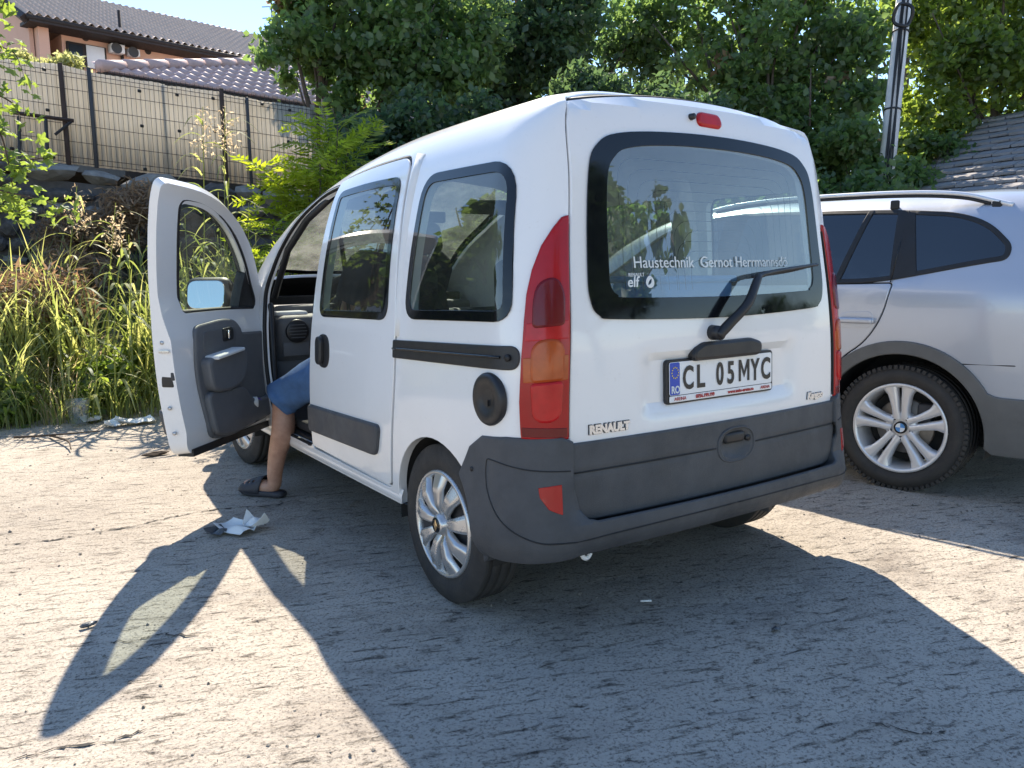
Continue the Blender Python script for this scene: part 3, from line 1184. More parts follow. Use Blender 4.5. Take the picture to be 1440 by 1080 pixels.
for ch, x in (("C", -.203), ("L", -.137), ("0", -.038), ("5", .018), ("Y", .146), ("C", .200)):
    plate_txt(ch, x, .796, .108, "print_black", {"M": .70, "C": .70, "L": .78, "Y": .66, "0": .70, "5": .72}[ch], .0004 if ch == "M" else .0026)
mw, mh, ms = .056, .0755, .0100
mo = [(0, 0), (0, mh), (ms * 1.1, mh), (mw / 2, .42 * mh), (mw - ms * 1.1, mh), (mw, mh), (mw, 0), (mw - ms, 0), (mw - ms, .74 * mh), (mw / 2, .16 * mh), (ms, .74 * mh), (ms, 0)]
panel("plate_lettering", [(.080 + a, .797 + b) for a, b in mo], [], platef, "print_black", pf, thick=.0012, off=.0068, bev=.0003, res=.02)
plate_txt("RO", -.257, .785, .034, "print_white", .82, .0010)
plate_txt("ARENA", -.243, .7595, .016, "print_red", 1.1)
plate_txt("0756.199.199", -.140, .7595, .017, "print_red", 1.0, .0006)
plate_txt("www.auto-arena.ro", .022, .7595, .017, "print_red", 1.02, .0006)
plate_txt("ARENA", .198, .7595, .016, "print_red", 1.0)
stars = []
for k in range(12):
    a = k * math.pi / 6
    p = platef(np.array([-.2385 + .015 * math.cos(a)]), np.array([.853 + .018 * math.sin(a)]))[0] + np.array([0, -.0064, 0])
    stars.append(boxvf(p, (.004, .0006, .004)))
mesh("plate_stars", *join(stars), "eu_yellow", pf, smooth=False)
for x in (-.20, .20):
    V, F = tube(np.array([platef(np.array([x]), np.array([.835]))[0] + np.array([0, -.004, 0]), platef(np.array([x]), np.array([.835]))[0] + np.array([0, -.0075, 0])]), .004, 8)
lampbar = rpoly([(-.155, .898), (.175, .898), (.180, .925), (.13, .938), (-.11, .936), (-.150, .918)], .012, 5)
panel("plate_lamp_bar", lampbar, [], tail, "black_plastic", tg, thick=.03, off=.016, bev=.012, res=.02)

# ---- tail lamps (they wrap the rear corners)
for sgn, fmap, flp in ((-1, bodyL, False), (1, bodyR, True)):
    se = S_SEAM + .004
    left = [(.092, .692), (.096, .80), (.092, .93), (.086, 1.04), (.078, 1.12), (.062, 1.19), (.035, 1.262), (.002, 1.315), (-.022, 1.345)]
    lamp_out = [(se, .688)] + left + [(se, 1.352)]
    lo_ = panel("tail_lamp", lamp_out, [], fmap, "lamp_red", van, thick=.02, off=.010, bev=.006, res=.02)
    # clear-edged inner optics: stop dome, amber turn section, tail section, dark footing
    cap_o = lambda z0, z1, a=.0, b=.062: None
    panel("turn_lens", [(se + .003, .868), (.087, .860), (.089, .930), (se + .003, .940)], [], fmap, "lamp_amber", lo_, thick=.01, off=.0115, bev=.003, res=.02)
    panel("turn_dome", rpoly([(-.018, .872), (.062, .866), (.062, .978), (-.018, .986)], [.01, .01, .038, .038], 8), [], fmap, "lamp_amber", lo_, thick=.02, off=.0165, bev=.008, res=.015)
    panel("stop_dome", rpoly([(-.018, 1.035), (.060, 1.027), (.058, 1.10), (.046, 1.150), (-.002, 1.168), (-.020, 1.12)], [.008, .008, .03, .03, .03, .03], 6), [], fmap, "lamp_deep_red", lo_, thick=.02, off=.0165, bev=.008, res=.015)
    panel("tail_dome", rpoly([(-.012, .748), (.055, .742), (.062, .850), (-.016, .856)], [.034, .034, .008, .008], 8), [], fmap, "lamp_bright_red", lo_, thick=.02, off=.0165, bev=.008, res=.015)
    panel("lamp_band", [(se + .003, .992), (.085, .984), (.081, 1.032), (se + .003, 1.042)], [], fmap, "lamp_bright_red", lo_, thick=.01, off=.0115, bev=.003, res=.02)
    panel("lamp_foot", [(se + .003, .692), (.090, .696), (.092, .722), (se + .003, .718)], [], fmap, "lamp_deep_red", lo_, thick=.01, off=.0115, bev=.002, res=.02)
    # black gasket between lamp and tailgate
    panel("lamp_gasket", [(se - .006, .690), (se + .003, .690), (se + .003, 1.33), (se - .006, 1.33)], [], fmap, "rubber_seal", lo_, thick=.01, off=.006, bev=.001, res=.03)

# ---- rear bumper: one moulding round the tail, plan path p (0 at the middle)
LR = seam_x(.5)


def plan(p, z, o):
    p = np.asarray(p, float)
    a = np.abs(p)
    sg_ = np.where(p < 0, -1.0, 1.0)
    s = S_SEAM + (a - LR)
    w = body(s, np.full_like(a, .5), 1)
    e = 1e-3
    w2 = body(s + e, np.full_like(a, .5), 1)
    t = nrm(w2 - w)
    nw = np.stack([t[..., 1], -t[..., 0]], -1)
    r = np.stack([a, .03 * (a / .667) ** 2], -1)
    tr = nrm(np.stack([np.ones_like(a), .06 * a / .667 ** 2], -1))
    nr = np.stack([tr[..., 1], -tr[..., 0]], -1)
    q = (a > LR)[..., None]
    xy = np.where(q, w[..., :2], r)
    nn = np.where(q, nw, nr)
    kk = np.clip((a - LR + .05) / .1, 0, 1)[..., None]
    nn = nrm(np.where(np.abs(a - LR)[..., None] < .05, nr * (1 - kk) + nw * kk, nn))
    xy = xy + nn * np.asarray(o)[..., None]
    return np.stack([sg_ * xy[..., 0], xy[..., 1], np.broadcast_to(z, p.shape)], -1)


def bump_off(p, z):
    a = np.abs(p)
    oc = np.interp(z, [.275, .30, .33, .37, .42, .52, .60, .68], [.005, .030, .045, .050, .042, .030, .020, .014])
    om = np.interp(z, [.30, .325, .345, .385, .415, .43, .46], [.015, .045, .062, .072, .070, .062, .03])
    m = np.clip((LR + .06 - a) / .12, 0, 1)
    m = m * m * (3 - 2 * m)
    return oc * (1 - m) + om * m


def bumpf(p, z):
    return plan(p, z, bump_off(p, z))


ye = lambda y: LR + y - S_SEAM
half = [(0, .424), (.60, .424), (.635, .434), (.655, .462), (.672, .53), (.674, .672), (.70, .684), (ye(.15), .681), (ye(.265), .668), (ye(.33), .625)] + \
       [(ye(a), b) for a, b in arc(arch_c, arch_r + .004, 132, 185, 8)] + [(ye(.24), .288), (ye(.10), .300), (LR, .314), (.5, .322), (0, .324)]
bum_out = [(-p, z) for p, z in half[::-1]] + half[1:-1]
bum_out = [(p, z) for p, z in bum_out]
bmp = panel("rear_bumper", bum_out, [], bumpf, "bumper_plastic", van, thick=lambda p, z: np.where(np.abs(p) < LR - .02, .075, .05), res=.022, bev=.008, bres=.02)
for sgn in (-1, 1):
    rf = [(sgn * (LR + .034), .548), (sgn * (LR + .092), .540), (sgn * (LR + .088), .512), (sgn * (LR + .066), .476), (sgn * (LR + .034), .458)]
    panel("reflector", rf if sgn < 0 else rf, [], bumpf, "lamp_red", bmp, thick=.01, off=.002, bev=.0015, res=.02)
    # moulded contour line
    cl = crom([(LR + .008, .588), (LR + .12, .594), (ye(.20), .610), (ye(.225), .595), (ye(.21), .52), (ye(.15), .43), (ye(.06), .378), (LR + .02, .372), (LR - .1, .380), (.3, .386), (0, .388)], 8)
    pp = np.array(cl)
    V, F = tube(bumpf(sgn * pp[:, 0], pp[:, 1]), .0025, 5)
    mesh("bumper_groove", V, F, "rubber_seal", bmp)
    pb = bumpf(np.array([sgn * ye(.305)]), np.array([.560]))[0]
    V, F = tube(np.array([pb + np.array([sgn * -.004, 0, 0]), pb + np.array([sgn * .003, 0, 0])]), .008, 10)
    mesh("bumper_plug", V, F, "rubber_seal", bmp)
# towing eye under the bumper
V, F = tube(np.array([np.array([-.600 + .016 * math.cos(a), +.030, .302 + .016 * math.sin(a)]) for a in np.linspace(0, 2 * math.pi, 18, endpoint=False)]), .008, 6, True)
mesh("towing_eye", V, F, "plate_white", van)

# ---- sills, wheel-arch liners, floor, firewall
for sg_ in (-1, 1):
    V, F = [], []
    for y in np.linspace(.90, 2.88, 12):
        for dx, z in ((.803, .345), (.812, .32), (.812, .296), (.795, .284), (.70, .268), (.70, .345)):
            V.append((sg_ * dx, y, z))
    for i in range(11):
        for k in range(5):
            a = i * 6 + k
            F.append((a, a + 1, a + 7, a + 6) if sg_ > 0 else (a, a + 6, a + 7, a + 1))
    mesh("sill", V, F, "white_paint", van)
    for cy in (.60, 3.19):
        V, F = [], []
        A = np.linspace(-10, 190, 30)
        for k, a in enumerate(A):
            for x in (.80, .50):
                V.append((sg_ * x, cy + .335 * math.cos(math.radians(a)), .285 + .335 * math.sin(math.radians(a))))
        for k in range(29):
            F.append((2 * k, 2 * k + 1, 2 * k + 3, 2 * k + 2))
        b = len(V)
        V += [(sg_ * .50, cy + .335 * math.cos(math.radians(a)), .285 + .335 * math.sin(math.radians(a))) for a in A]
        F.append(tuple(range(b, b + 30)))
        mesh("wheel_arch_liner", V, F, "underbody", van)
rboxmesh("cargo_floor", (0, 1.35, .40), (1.52, 2.6, .05), .01, "carpet", van)
rboxmesh("underbody", (0, 1.9, .31), (1.15, 3.6, .12), .03, "underbody", van)
rboxmesh("rear_scuff_plate", (0, .09, .55), (1.25, .03, .26), .008, "dash_grey", van)
mesh("rear_axle", *tube(np.array([(-.62, .60, .27), (.62, .60, .27)]), .035, 10), "underbody", van)
mesh("exhaust_pipe", *tube(np.array(crom([(.30, 2.4, .24), (.30, 1.2, .24), (.33, .5, .25), (.40, .10, .26)], 5)), .025, 10), "dark_steel", van)

# ---- windscreen, bonnet, nose
ws = [(1.90, 2.45), (1.93, 2.1), (2.00, 1.885), (2.12, 1.815), (2.5, 1.77), (2.97, 1.755), (3.03, 2.0), (3.05, 2.45)]
wsL = lambda s, v: body(s, v, -1)


def wsf(t, s):
    """windscreen: t = signed section parameter (0 at the middle)"""
    t = np.asarray(t, float)
    p = body(s, 2.45 - np.abs(t), 1)
    p[..., 0] *= np.sign(t) + (t == 0)
    p[..., 0] = np.where(np.abs(t) < 1e-6, 0, p[..., 0])
    return p


h_ = [(2.45 - v, s) for s, v in ws]
wso = h_[:-1] + [(0, 3.05)] + [(-t, s) for t, s in h_[::-1][1:]]
wg = panel("windscreen", wso, [], wsf, "glass_front", van, off=-.002, inner=False, bev=.001, res=.06)
panel("windscreen_border", wso, [grow(wso, -.032)], wsf, "frit", wg, thick=.004, off=.0, bev=.001, res=.06)
hood = [(0.0, 3.06), (.70, 3.04), (.765, 3.10), (.79, 3.5), (.83, 3.84), (0, 3.90)]
hood = hood + [(-a, b) for a, b in hood[::-1] if a > 0]
panel("bonnet", hood, [], wsf, ["white_paint", "underbody"], van, off=.002, thick=.02, res=.06, bev=.004)
V, F = [], []
for i, z in enumerate(np.linspace(.28, .93, 8)):
    for j, x in enumerate(np.linspace(-.64, .64, 16)):
        V.append((x, 4.06 - .12 * (x / .64) ** 2 - .25 * ((z - .5) / .45) ** 2 * (z > .5), z))
for i in range(7):
    for j in range(15):
        a = i * 16 + j
        F.append((a, a + 16, a + 17, a + 1))
mesh("front_bumper", V, F, "bumper_plastic", van)
for sx_ in (-1, 1):
    rboxmesh("headlight", (sx_ * .58, 3.88, .78), (.26, .10, .17), .04, "white_lamp", van)
rboxmesh("firewall", (0, 2.98, .70), (1.40, .04, .70), .01, "underbody", van)

# ---- dashboard and steering wheel
def dash_warp(V):
    V = V.copy()
    V[:, 1] -= .06 * np.clip(V[:, 2] / .2, -1, 1) * (V[:, 1] < 0)
    return V


dash = rboxmesh("dashboard", (0, 2.84, .80), (1.46, .42, .30), .07, "dash_grey", van, sub=1, warp=dash_warp, seg=4)
rboxmesh("dash_top", (0, 2.93, .955), (1.36, .30, .09), .03, "dash_grey", dash)
rboxmesh("lower_dash", (-.02, 2.84, .56), (1.42, .34, .30), .05, "dash_grey", dash)
rboxmesh("sunlit_dash_tray", (-.60, 2.76, .955), (.18, .20, .03), .014, "headliner", dash)  # pale colour imitates sun on the dash top's left end
V, F = lathe([(.0, -.004), (.062, -.004), (.066, .0), (.068, .012), (.066, .02)], 28)
rv = rotz(math.radians(90))
vc = np.array([-.60, 2.60, .86])
vent = mesh("air_vent", [vc + np.array([b, a, c_]) for a, b, c_ in V], F, "black_plastic", dash)
for k in range(5):
    V, F = boxvf(vc + np.array([0, -.006, -.036 + .018 * k]), (.105 - abs(k - 2) * .012, .008, .004))
    mesh("vent_slat", V, F, "dash_grey", vent, smooth=False)
rboxmesh("fuse_cover", (-.60, 2.635, .755), (.16, .02, .085), .009, "door_trim_grey", dash)
rboxmesh("glove_lid", (.45, 2.63, .76), (.42, .03, .16), .012, "dash_grey", dash)
stc = np.array([-.36, 2.44, 1.00])
rx = np.array([[1, 0, 0], [0, math.cos(.45), -math.sin(.45)], [0, math.sin(.45), math.cos(.45)]])
pts = [stc + rx @ np.array([.19 * math.cos(a), 0, .19 * math.sin(a)]) for a in np.linspace(0, 2 * math.pi, 36, endpoint=False)]
stw = mesh("steering_wheel", *tube(np.array(pts), .015, 8, True), "black_plastic", van)
rboxmesh("wheel_hub", stc + rx @ np.array([0, .03, -.01]), (.15, .05, .13), .025, "black_plastic", stw, rot=rx)
for a in (0, 180, 270):
    e = stc + rx @ np.array([.18 * math.cos(math.radians(a)), 0, .18 * math.sin(math.radians(a))])
    mesh("wheel_spoke", *tube(np.array([stc + rx @ np.array([0, .03, 0]), e]), .012, 6), "black_plastic", stw)
mesh("steering_column", *tube(np.array([stc + rx @ np.array([0, .04, 0]), (-.36, 2.75, .85)]), .04, 10), "dash_grey", van)
rboxmesh("rear_view_mirror", (0, 2.12, 1.49), (.22, .03, .065), .014, "black_plastic", van)
for xx in (-.36, .36):
    rboxmesh("sun_visor", (xx, 2.00, 1.545), (.40, .16, .02), .009, "dash_grey", van, rot=np.array([[1, 0, 0], [0, .93, .36], [0, -.36, .93]]))

# ---- seats
def seat(cx, cy, w=.48, low_back=False):
    st = rboxmesh("seat", (cx, cy + .06, .60), (w, .52, .16), .06, "seat_fabric", van, seg=4)
    rboxmesh("seat_base", (cx, cy + .05, .47), (w * .8, .42, .14), .02, "black_plastic", st)
    lean = np.array([[1, 0, 0], [0, math.cos(.22), math.sin(.22)], [0, -math.sin(.22), math.cos(.22)]])

    def wp(V):
        V = V.copy()
        V[:, 0] *= 1 - .16 * np.clip((V[:, 2] + .05) / .35, 0, 1)
        V[:, 1] += .03 * (np.abs(V[:, 0]) / (w / 2)) ** 2
        return V
    rboxmesh("backrest", (cx, cy - .235, .93 - .10 * low_back), (w, .13, .66 - .20 * low_back), .055, "seat_fabric", st, rot=lean, sub=1, warp=wp, seg=4)
    if low_back:
        return
    rboxmesh("headrest", (cx, cy - .325, 1.345), (.25, .09, .15), .04, "seat_fabric", st, rot=lean, seg=4)
    for dx in (-.06, .06):
        mesh("headrest_post", *tube(np.array([(cx + dx, cy - .30, 1.22), (cx + dx, cy - .318, 1.30)]), .007, 6), "chrome", st)


seat(-.38, 1.86)
seat(.38, 1.86)
seat(-.30, .98, .62, True)
seat(.36, .98, .52, True)
bx = rboxmesh("storage_crate", (.10, .36, .80), (.36, .30, .70), .02, "blue_plastic", None)
tag(bx, "blue plastic crate in the load space, seen through the van's rear window", "crate")
rboxmesh("crate_lid", (.10, .36, 1.155), (.38, .32, .025), .01, "blue_plastic", bx)
# grab handles / belts
for sg_ in (-1, 1):
    mesh("seat_belt", *tube(np.array(crom([(sg_ * .70, 1.70, 1.42), (sg_ * .66, 1.72, 1.1), (sg_ * .64, 1.74, .7)], 5)), .012, 5), "rubber_seal", van)
    # inner pillar covers between the windows
    pts = [body(.87, v, sg_) * np.array([.955, 1, 1]) for v in np.linspace(.95, 1.62, 10)]
    mesh("pillar_cover", *tube(np.array(pts), .045, 8), "headliner", van)
# dark seals round the driver's doorway
for ol, r_ in ((door_open, .012),):
    p = np.array(resample(ol, .04))
    P3 = bodyL(p[:, 0], p[:, 1]) + np.array([.012, 0, 0])
    mesh("door_seal", *tube(P3, r_, 6, True), "rubber_seal", van)
pw = np.array(resample([(s, v) for s, v in ws[2:6]], .05, closed=False))
mesh("windscreen_seal", *tube(bodyL(pw[:, 0], pw[:, 1] - .028) + np.array([0, 0, .002]), .012, 6), "rubber_seal", van)
# B-pillar and A-pillar inner trims seen through the doorway
rboxmesh("kick_panel", (-.765, 2.60, .70), (.04, .14, .66), .02, "black_plastic", van)
mesh("pillar_trim", *tube(np.array([(-.745, 2.53, 1.06), (-.71, 2.38, 1.31), (-.67, 2.18, 1.46), (-.64, 1.9, 1.56)]), .018, 8), "black_plastic", van)
rboxmesh("step_tread", (-.70, 2.10, .355), (.16, .50, .03), .01, "black_plastic", van)

# ---- driver's door, swung open about its hinge
HX, HY, HA = -.80, 2.68, math.radians(-44.5)


def swing(V):
    V = np.asarray(V, float)
    c_, s_ = math.cos(HA), math.sin(HA)
    x, y = V[..., 0] - HX, V[..., 1] - HY
    return np.stack([HX + c_ * x - s_ * y, HY + s_ * x + c_ * y, V[..., 2]], -1)


def dthick(s, v):
    return np.interp(v, [.3, .45, .90, 1.02, 1.12], [.075, .105, .095, .06, .045])


fd = panel("front_door", door_out, [grow(door_win, .004)], bodyL, "white_paint", van, thick=dthick, res=.035, bev=.006, bres=.02, xf=swing)
panel("door_glass", door_win, [], bodyL, "glass_door", fd, off=-.018, inner=False, bev=.001, xf=swing)
p = np.array(resample(door_win, .03))
for dx in (.0, .040):
    P3 = bodyL(p[:, 0], p[:, 1]) + np.array([dx, 0, 0])
    mesh("window_seal", *tube(swing(P3), .012, 6, True), "rubber_seal", fd)
inn = lambda o: (lambda s, v: bodyL(s, v) + np.stack([np.full(np.shape(s), 1.0) * (dthick(s, v) + o), np.zeros(np.shape(s)), np.zeros(np.shape(s))], -1))
pn = inn(.0)
trim = rpoly(YZ([(1.985, .405), (1.925, .72), (1.935, .935), (2.20, .955), (2.31, .945), (2.345, .875), (2.60, .865), (2.625, .60), (2.58, .41), (2.15, .378)]),
             [.05, .1, .05, .05, .05, .02, .04, .1, .07, .1])


def trimoff(s, v):
    return .016 + .0 * s


tp = panel("door_trim", trim, [], inn(.0), "door_trim_grey", fd, thick=.02, off=.016, bev=.010, res=.02, xf=swing)
arm = rpoly([(1.99, .635), (1.965, .775), (2.29, .800), (2.30, .74), (2.26, .650), (2.14, .625)], [.05, .02, .02, .05, .05, .06])
panel("armrest", arm, [], inn(.0), "door_trim_grey", tp, thick=.06, off=.065, bev=.016, res=.02, xf=swing)
armtop = rpoly([(2.07, .772), (2.065, .786), (2.32, .806), (2.32, .794)], .004)
pocket = rpoly([(1.995, .43), (1.965, .612), (2.14, .602), (2.29, .60), (2.37, .505), (2.55, .505), (2.595, .60), (2.60, .44), (2.14, .400)], [.04, .04, .05, .05, .06, .04, .03, .06, .1])
panel("door_pocket", pocket, [], inn(.0), "door_trim_grey", tp, thick=.04, off=.045, bev=.014, res=.025, xf=swing)
panel("speaker_recess", rpoly([(1.985, .81), (1.985, .91), (2.28, .92), (2.28, .83)], .03), [], inn(.0), "dash_grey", tp, thick=.01, off=.019, bev=.003, res=.03, xf=swing)
# inner release lever
panel("release_cup", rpoly([(2.15, .855), (2.155, .915), (2.25, .92), (2.25, .86)], .018), [], inn(.0), "black_plastic", tp, thick=.01, off=.022, bev=.002, res=.03, xf=swing)
rboxmesh("release_lever", inn(.03)(np.array([2.19]), np.array([.888]))[0], (.012, .014, .045), .005, "chrome", tp, xf=swing)
# armrest pad, coloured pale to imitate sun falling on it
rboxmesh("sunlit_armrest_pad", inn(.045)(np.array([2.12]), np.array([.800]))[0], (.085, .26, .018), .008, "headliner", tp, xf=swing,
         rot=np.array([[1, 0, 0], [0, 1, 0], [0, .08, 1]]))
# latch on the rear edge
lt = bodyL(np.array([1.79]), np.array([.735]))[0]
rboxmesh("door_latch", lt + np.array([.055, -.014, 0]), (.062, .02, .115), .008, "black_plastic", fd, xf=swing)
rboxmesh("latch_claw", lt + np.array([.085, -.010, -.005]), (.02, .035, .04), .006, "dark_steel", fd, xf=swing)
for zz, dy in ((.885, 0), (.58, .0), (.46, .01)):
    q = bodyL(np.array([1.755 + (.9 - zz) * .09]), np.array([zz]))[0]
    V, F = tube(np.array([q + np.array([.05, -.004, 0]), q + np.array([.05, -.012, 0])]), .009, 10)
    mesh("door_bolt", swing(np.array(V)), F, "hubcap_silver", fd)
rboxmesh("type_sticker", bodyL(np.array([1.752]), np.array([.845]))[0] + np.array([.06, -.008, 0]), (.05, .003, .014), .0008, "hubcap_silver", fd, xf=swing)
# bottom seal
pb = np.array([(y, .345) for y in np.linspace(1.84, 2.58, 14)])
P3 = bodyL(pb[:, 0], pb[:, 1]) + np.array([.045, 0, -.006])
rbs = np.stack([P3 + np.array([dx, 0, dz]) for dx, dz in ((-.03, 0), (.05, 0.0), (.05, .035), (-.03, .03))], 1).reshape(-1, 3)
F = []
for i in range(13):
    for k in range(4):
        a, b = i * 4 + k, i * 4 + (k + 1) % 4
        F.append((a, b, b + 4, a + 4))
F += [(0, 1, 2, 3), (55, 54, 53, 52)]
mesh("bottom_seal", swing(rbs), F, "rubber_seal", fd, smooth=False)
# side rubbing strip outside, hinge, mirror
panel("rubbing_strip", rpoly([(1.815, .452), (1.792, .562), (2.60, .560), (2.60, .445)], .012), [], bodyL, "bumper_plastic", fd, thick=.02, off=.018, bev=.010, res=.05, xf=swing)
panel("outer_handle", rpoly([(1.83, .80), (1.83, .90), (1.99, .90), (1.99, .80)], .045, 8), [], bodyL, "black_plastic", fd, thick=.02, off=.012, bev=.010, res=.03, xf=swing)
for zz in (.50, .93):
    rboxmesh("door_hinge", (-.775, 2.63, zz), (.05, .10, .055), .01, "white_paint", fd)
sail = rpoly(YZ([(2.42, .995), (2.46, 1.20), (2.58, 1.06), (2.64, .995)]), .01)
panel("mirror_sail", sail, [], bodyL, "black_plastic", fd, thick=.055, off=.012, bev=.006, res=.03, xf=swing)
mc = bodyL(np.array([2.50]), np.array([1.06]))[0] + np.array([-.145, -.03, .062])
MT = rotz(math.radians(4)) @ np.array([[1, 0, 0], [0, math.cos(.16), math.sin(.16)], [0, -math.sin(.16), math.cos(.16)]])
mir = rboxmesh("door_mirror", mc, (.262, .105, .200), .055, "black_plastic", fd, xf=swing, seg=5, rot=MT)
mg = panel("mirror_glass", rpoly([(-.100, -.072), (.100, -.072), (.100, .072), (-.100, .072)], .045, 8), [], lambda a_, b_: mc + np.stack([a_, 0 * a_ - .0535, b_], -1) @ MT.T, "mirror_silver", fd, thick=.006, bev=.003, res=.05, xf=swing)
mesh("mirror_arm", swing(np.array(tube(np.array([mc + np.array([.06, 0, -.03]), mc + np.array([.14, .03, -.045])]), .032, 10)[0])), tube(np.zeros((2, 3)) + np.array([[0, 0, 0], [1, 0, 0]]), .032, 10)[1], "black_plastic", fd)
# things in the door pocket
rag = thing("rag", swing(np.array([-.66, 2.52, .50])), "crumpled white and purple rag stuffed in the open door's pocket", "rag")


def crumple(name, c, size, mat, parent, seed=0, flat=.5, amp=.45):
    r = np.random.default_rng(seed)
    bm = bmesh.new()
    bmesh.ops.create_icosphere(bm, subdivisions=3, radius=1.0)
    dirs = nrm(r.normal(size=(14, 3)))
    off = r.uniform(.45, 1.0, 14)
    V = np.array([tuple(v.co) for v in bm.verts])
    F = [[v.index for v in f.verts] for f in bm.faces]
    bm.free()
    dd = V @ dirs.T
    lim = np.min(np.where(dd > .15, off / np.maximum(dd, .15), 9), 1)
    V = V * np.minimum(lim, 1)[:, None] * (1 + amp * (r.random((len(V), 1)) - .5) * .4)
    V = V * np.asarray(size) * np.array([1, 1, flat])
    V = V + np.asarray(c)
    return mesh(name, V, F, mat, parent, smooth=False)


crumple("cloth", swing(np.array([-.715, 2.41, .500])), (.035, .07, .09), "paper", rag, 3, .6)
simple('purple_cloth', (.12, .06, .42), 0.8)
crumple("cloth", swing(np.array([-.70, 2.44, .498])), (.035, .04, .06), "purple_cloth", rag, 4, .6)

# ---- wheels
def make_wheel(name_root, tyre_prof, seg=72):
    pass


def tyre_vf(R, w, rim, seg=80):
    """tyre cross-section turned about x; outer face towards -x"""
    h = w / 2
    pr = [(rim, -h * .78), (rim + .012, -h * .90), (rim + (R - rim) * .35, -h * 1.02), (rim + (R - rim) * .62, -h * 1.03), (R - .030, -h * .97), (R - .014, -h * .92), (R - .004, -h * .82)]
    for a, b in ((-.80, -.52), (-.47, -.05), (.0, .42), (.47, .80)):
        pr += [(R, h * a), (R, h * b), (R - .007, h * (b + .008)), (R - .007, h * (b + .045))]
    pr = pr[:-2]
    pr += [(R - .014, h * .92), (R - .030, h * .97), (rim + (R - rim) * .5, h * 1.02), (rim, h * .8)]
    V, F = lathe(pr, seg)
    return V, F, len(pr)


def hubcap_vf():
    """nine-spoke cover, outer face towards -x, radius .19"""
    parts = []
    parts.append(lathe([(.196, .012), (.199, -.010), (.195, -.020), (.186, -.022), (.180, -.014), (.178, .0)], 72))
    n = 9
    for k in range(n):
        a = 2 * math.pi * k / n + .12
        V, F = [], []
        R_ = np.linspace(.030, .186, 12)
        for i, r in enumerate(R_):
            wd = np.interp(r, [.03, .06, .12, .186], [.017, .018, .027, .041])
            hx = np.interp(r, [.03, .07, .13, .186], [-.014, -.034, -.038, -.018])
            for q, hq in ((-1, .022), (-.86, .004), (-.45, -.0015), (0, .003), (.45, -.0015), (.86, .004), (1, .022)):
                t = q * wd
                V.append((hx + hq, r * math.cos(a) - t * math.sin(a), r * math.sin(a) + t * math.cos(a)))
        for i in range(11):
            for j in range(6):
                b = i * 7 + j
                F.append((b, b + 1, b + 8, b + 7))
        parts.append((V, F))
    parts.append(lathe([(.0, -.040), (.030, -.040), (.036, -.034), (.040, -.018), (.046, -.010)], 36))
    return join(parts)


def van_wheel(c, side, steer=0.0, tread=1):
    """wheel thing-part: hub disc with tyre and cover as its pieces; side -1 = left"""
    R0 = rotz(steer + (0 if side < 0 else math.pi))

    def put(V):
        return np.asarray(V) @ R0.T + np.asarray(c)
    V, F = lathe([(.0, -.052), (.10, -.056), (.165, -.048), (.178, -.062), (.186, -.062), (.180, .03), (.10, .05), (.0, .05)], 48)
    wh = mesh("wheel", put(V), F, "dark_steel", van)
    V, F, _ = tyre_vf(.290, .165, .186)
    mesh("tyre", put(V), F, "tyre_rubber", wh)
    V, F = hubcap_vf()
    V = np.array(V) + np.array([-.062, 0, 0])
    mesh("wheel_cover", put(V), F, "hubcap_silver", wh)
    V, F = lathe([(.0, -.104), (.027, -.104), (.029, -.100)], 28)
    mesh("cover_boss", put(V), F, "frit", wh)
    # diamond emblem
    do, di = [(0, .022), (.014, 0), (0, -.022), (-.014, 0)], [(0, .011), (.007, 0), (0, -.011), (-.007, 0)]
    V = [(-.1055, a, b) for a, b in do] + [(-.1075, a, b) for a, b in di] + [(-.103, a, b) for a, b in do]
    F = [(k, (k + 1) % 4, 4 + (k + 1) % 4, 4 + k) for k in range(4)] + [(8 + k, 8 + (k + 1) % 4, (k + 1) % 4, k) for k in range(4)] + [(4, 5, 6, 7)]
    mesh("cover_emblem", put(V), F, "gold_emblem", wh, smooth=False)
    return wh


simple('gold_emblem', (.65, .50, .30), 0.25, metal=1.0)
van_wheel((-.725, .60, .287), -1)
van_wheel((.715, .60, .287), 1)
van_wheel((-.705, 3.19, .287), -1, math.radians(4))
van_wheel((.705, 3.19, .287), 1, math.radians(4))

# ================================================================== the silver SUV parked alongside
SO_ = np.array([1.90, .42, 0.0])
SF_ = nrm(np.array([-.183, .983, 0.0]))
SR_ = np.array([SF_[1], -SF_[0], 0.0])
_sv = [.10, .25, .40, .60, .80, .97, 1.06, 1.09, 1.12, 1.20, 1.35, 1.46, 1.52, 1.58, 1.68, 1.95, 2.25]
_sz = [.10, .25, .40, .60, .80, .97, 1.06, 1.09, 1.12, 1.20, 1.345, 1.448, 1.500, 1.540, 1.575, 1.605, 1.612]
_sd = [.14, .06, .03, .012, .004, .002, .008, .016, .030, .058, .115, .160, .192, .240, .330, .600, .900]
SKZ, SKD = _dense(_sv, _sz), _dense(_sv, _sd)
SG = _dense([-.90, -.86, -.80, -.68, -.55, -.40, .0, .5, 1.2, 1.6, 2.0, 2.35, 2.7, 3.3, 3.6, 3.75], [.36, .50, .68, .86, .945, .975, .99, 1.0, 1.0, .93, .68, .32, .22, .12, .0, -.1])
SW = _dense([-.90, -.86, -.78, -.65, -.45, 0, 2.4, 3.0, 3.4, 3.65, 3.75], [.62, .74, .83, .88, .90, .905, .905, .89, .82, .66, .5])


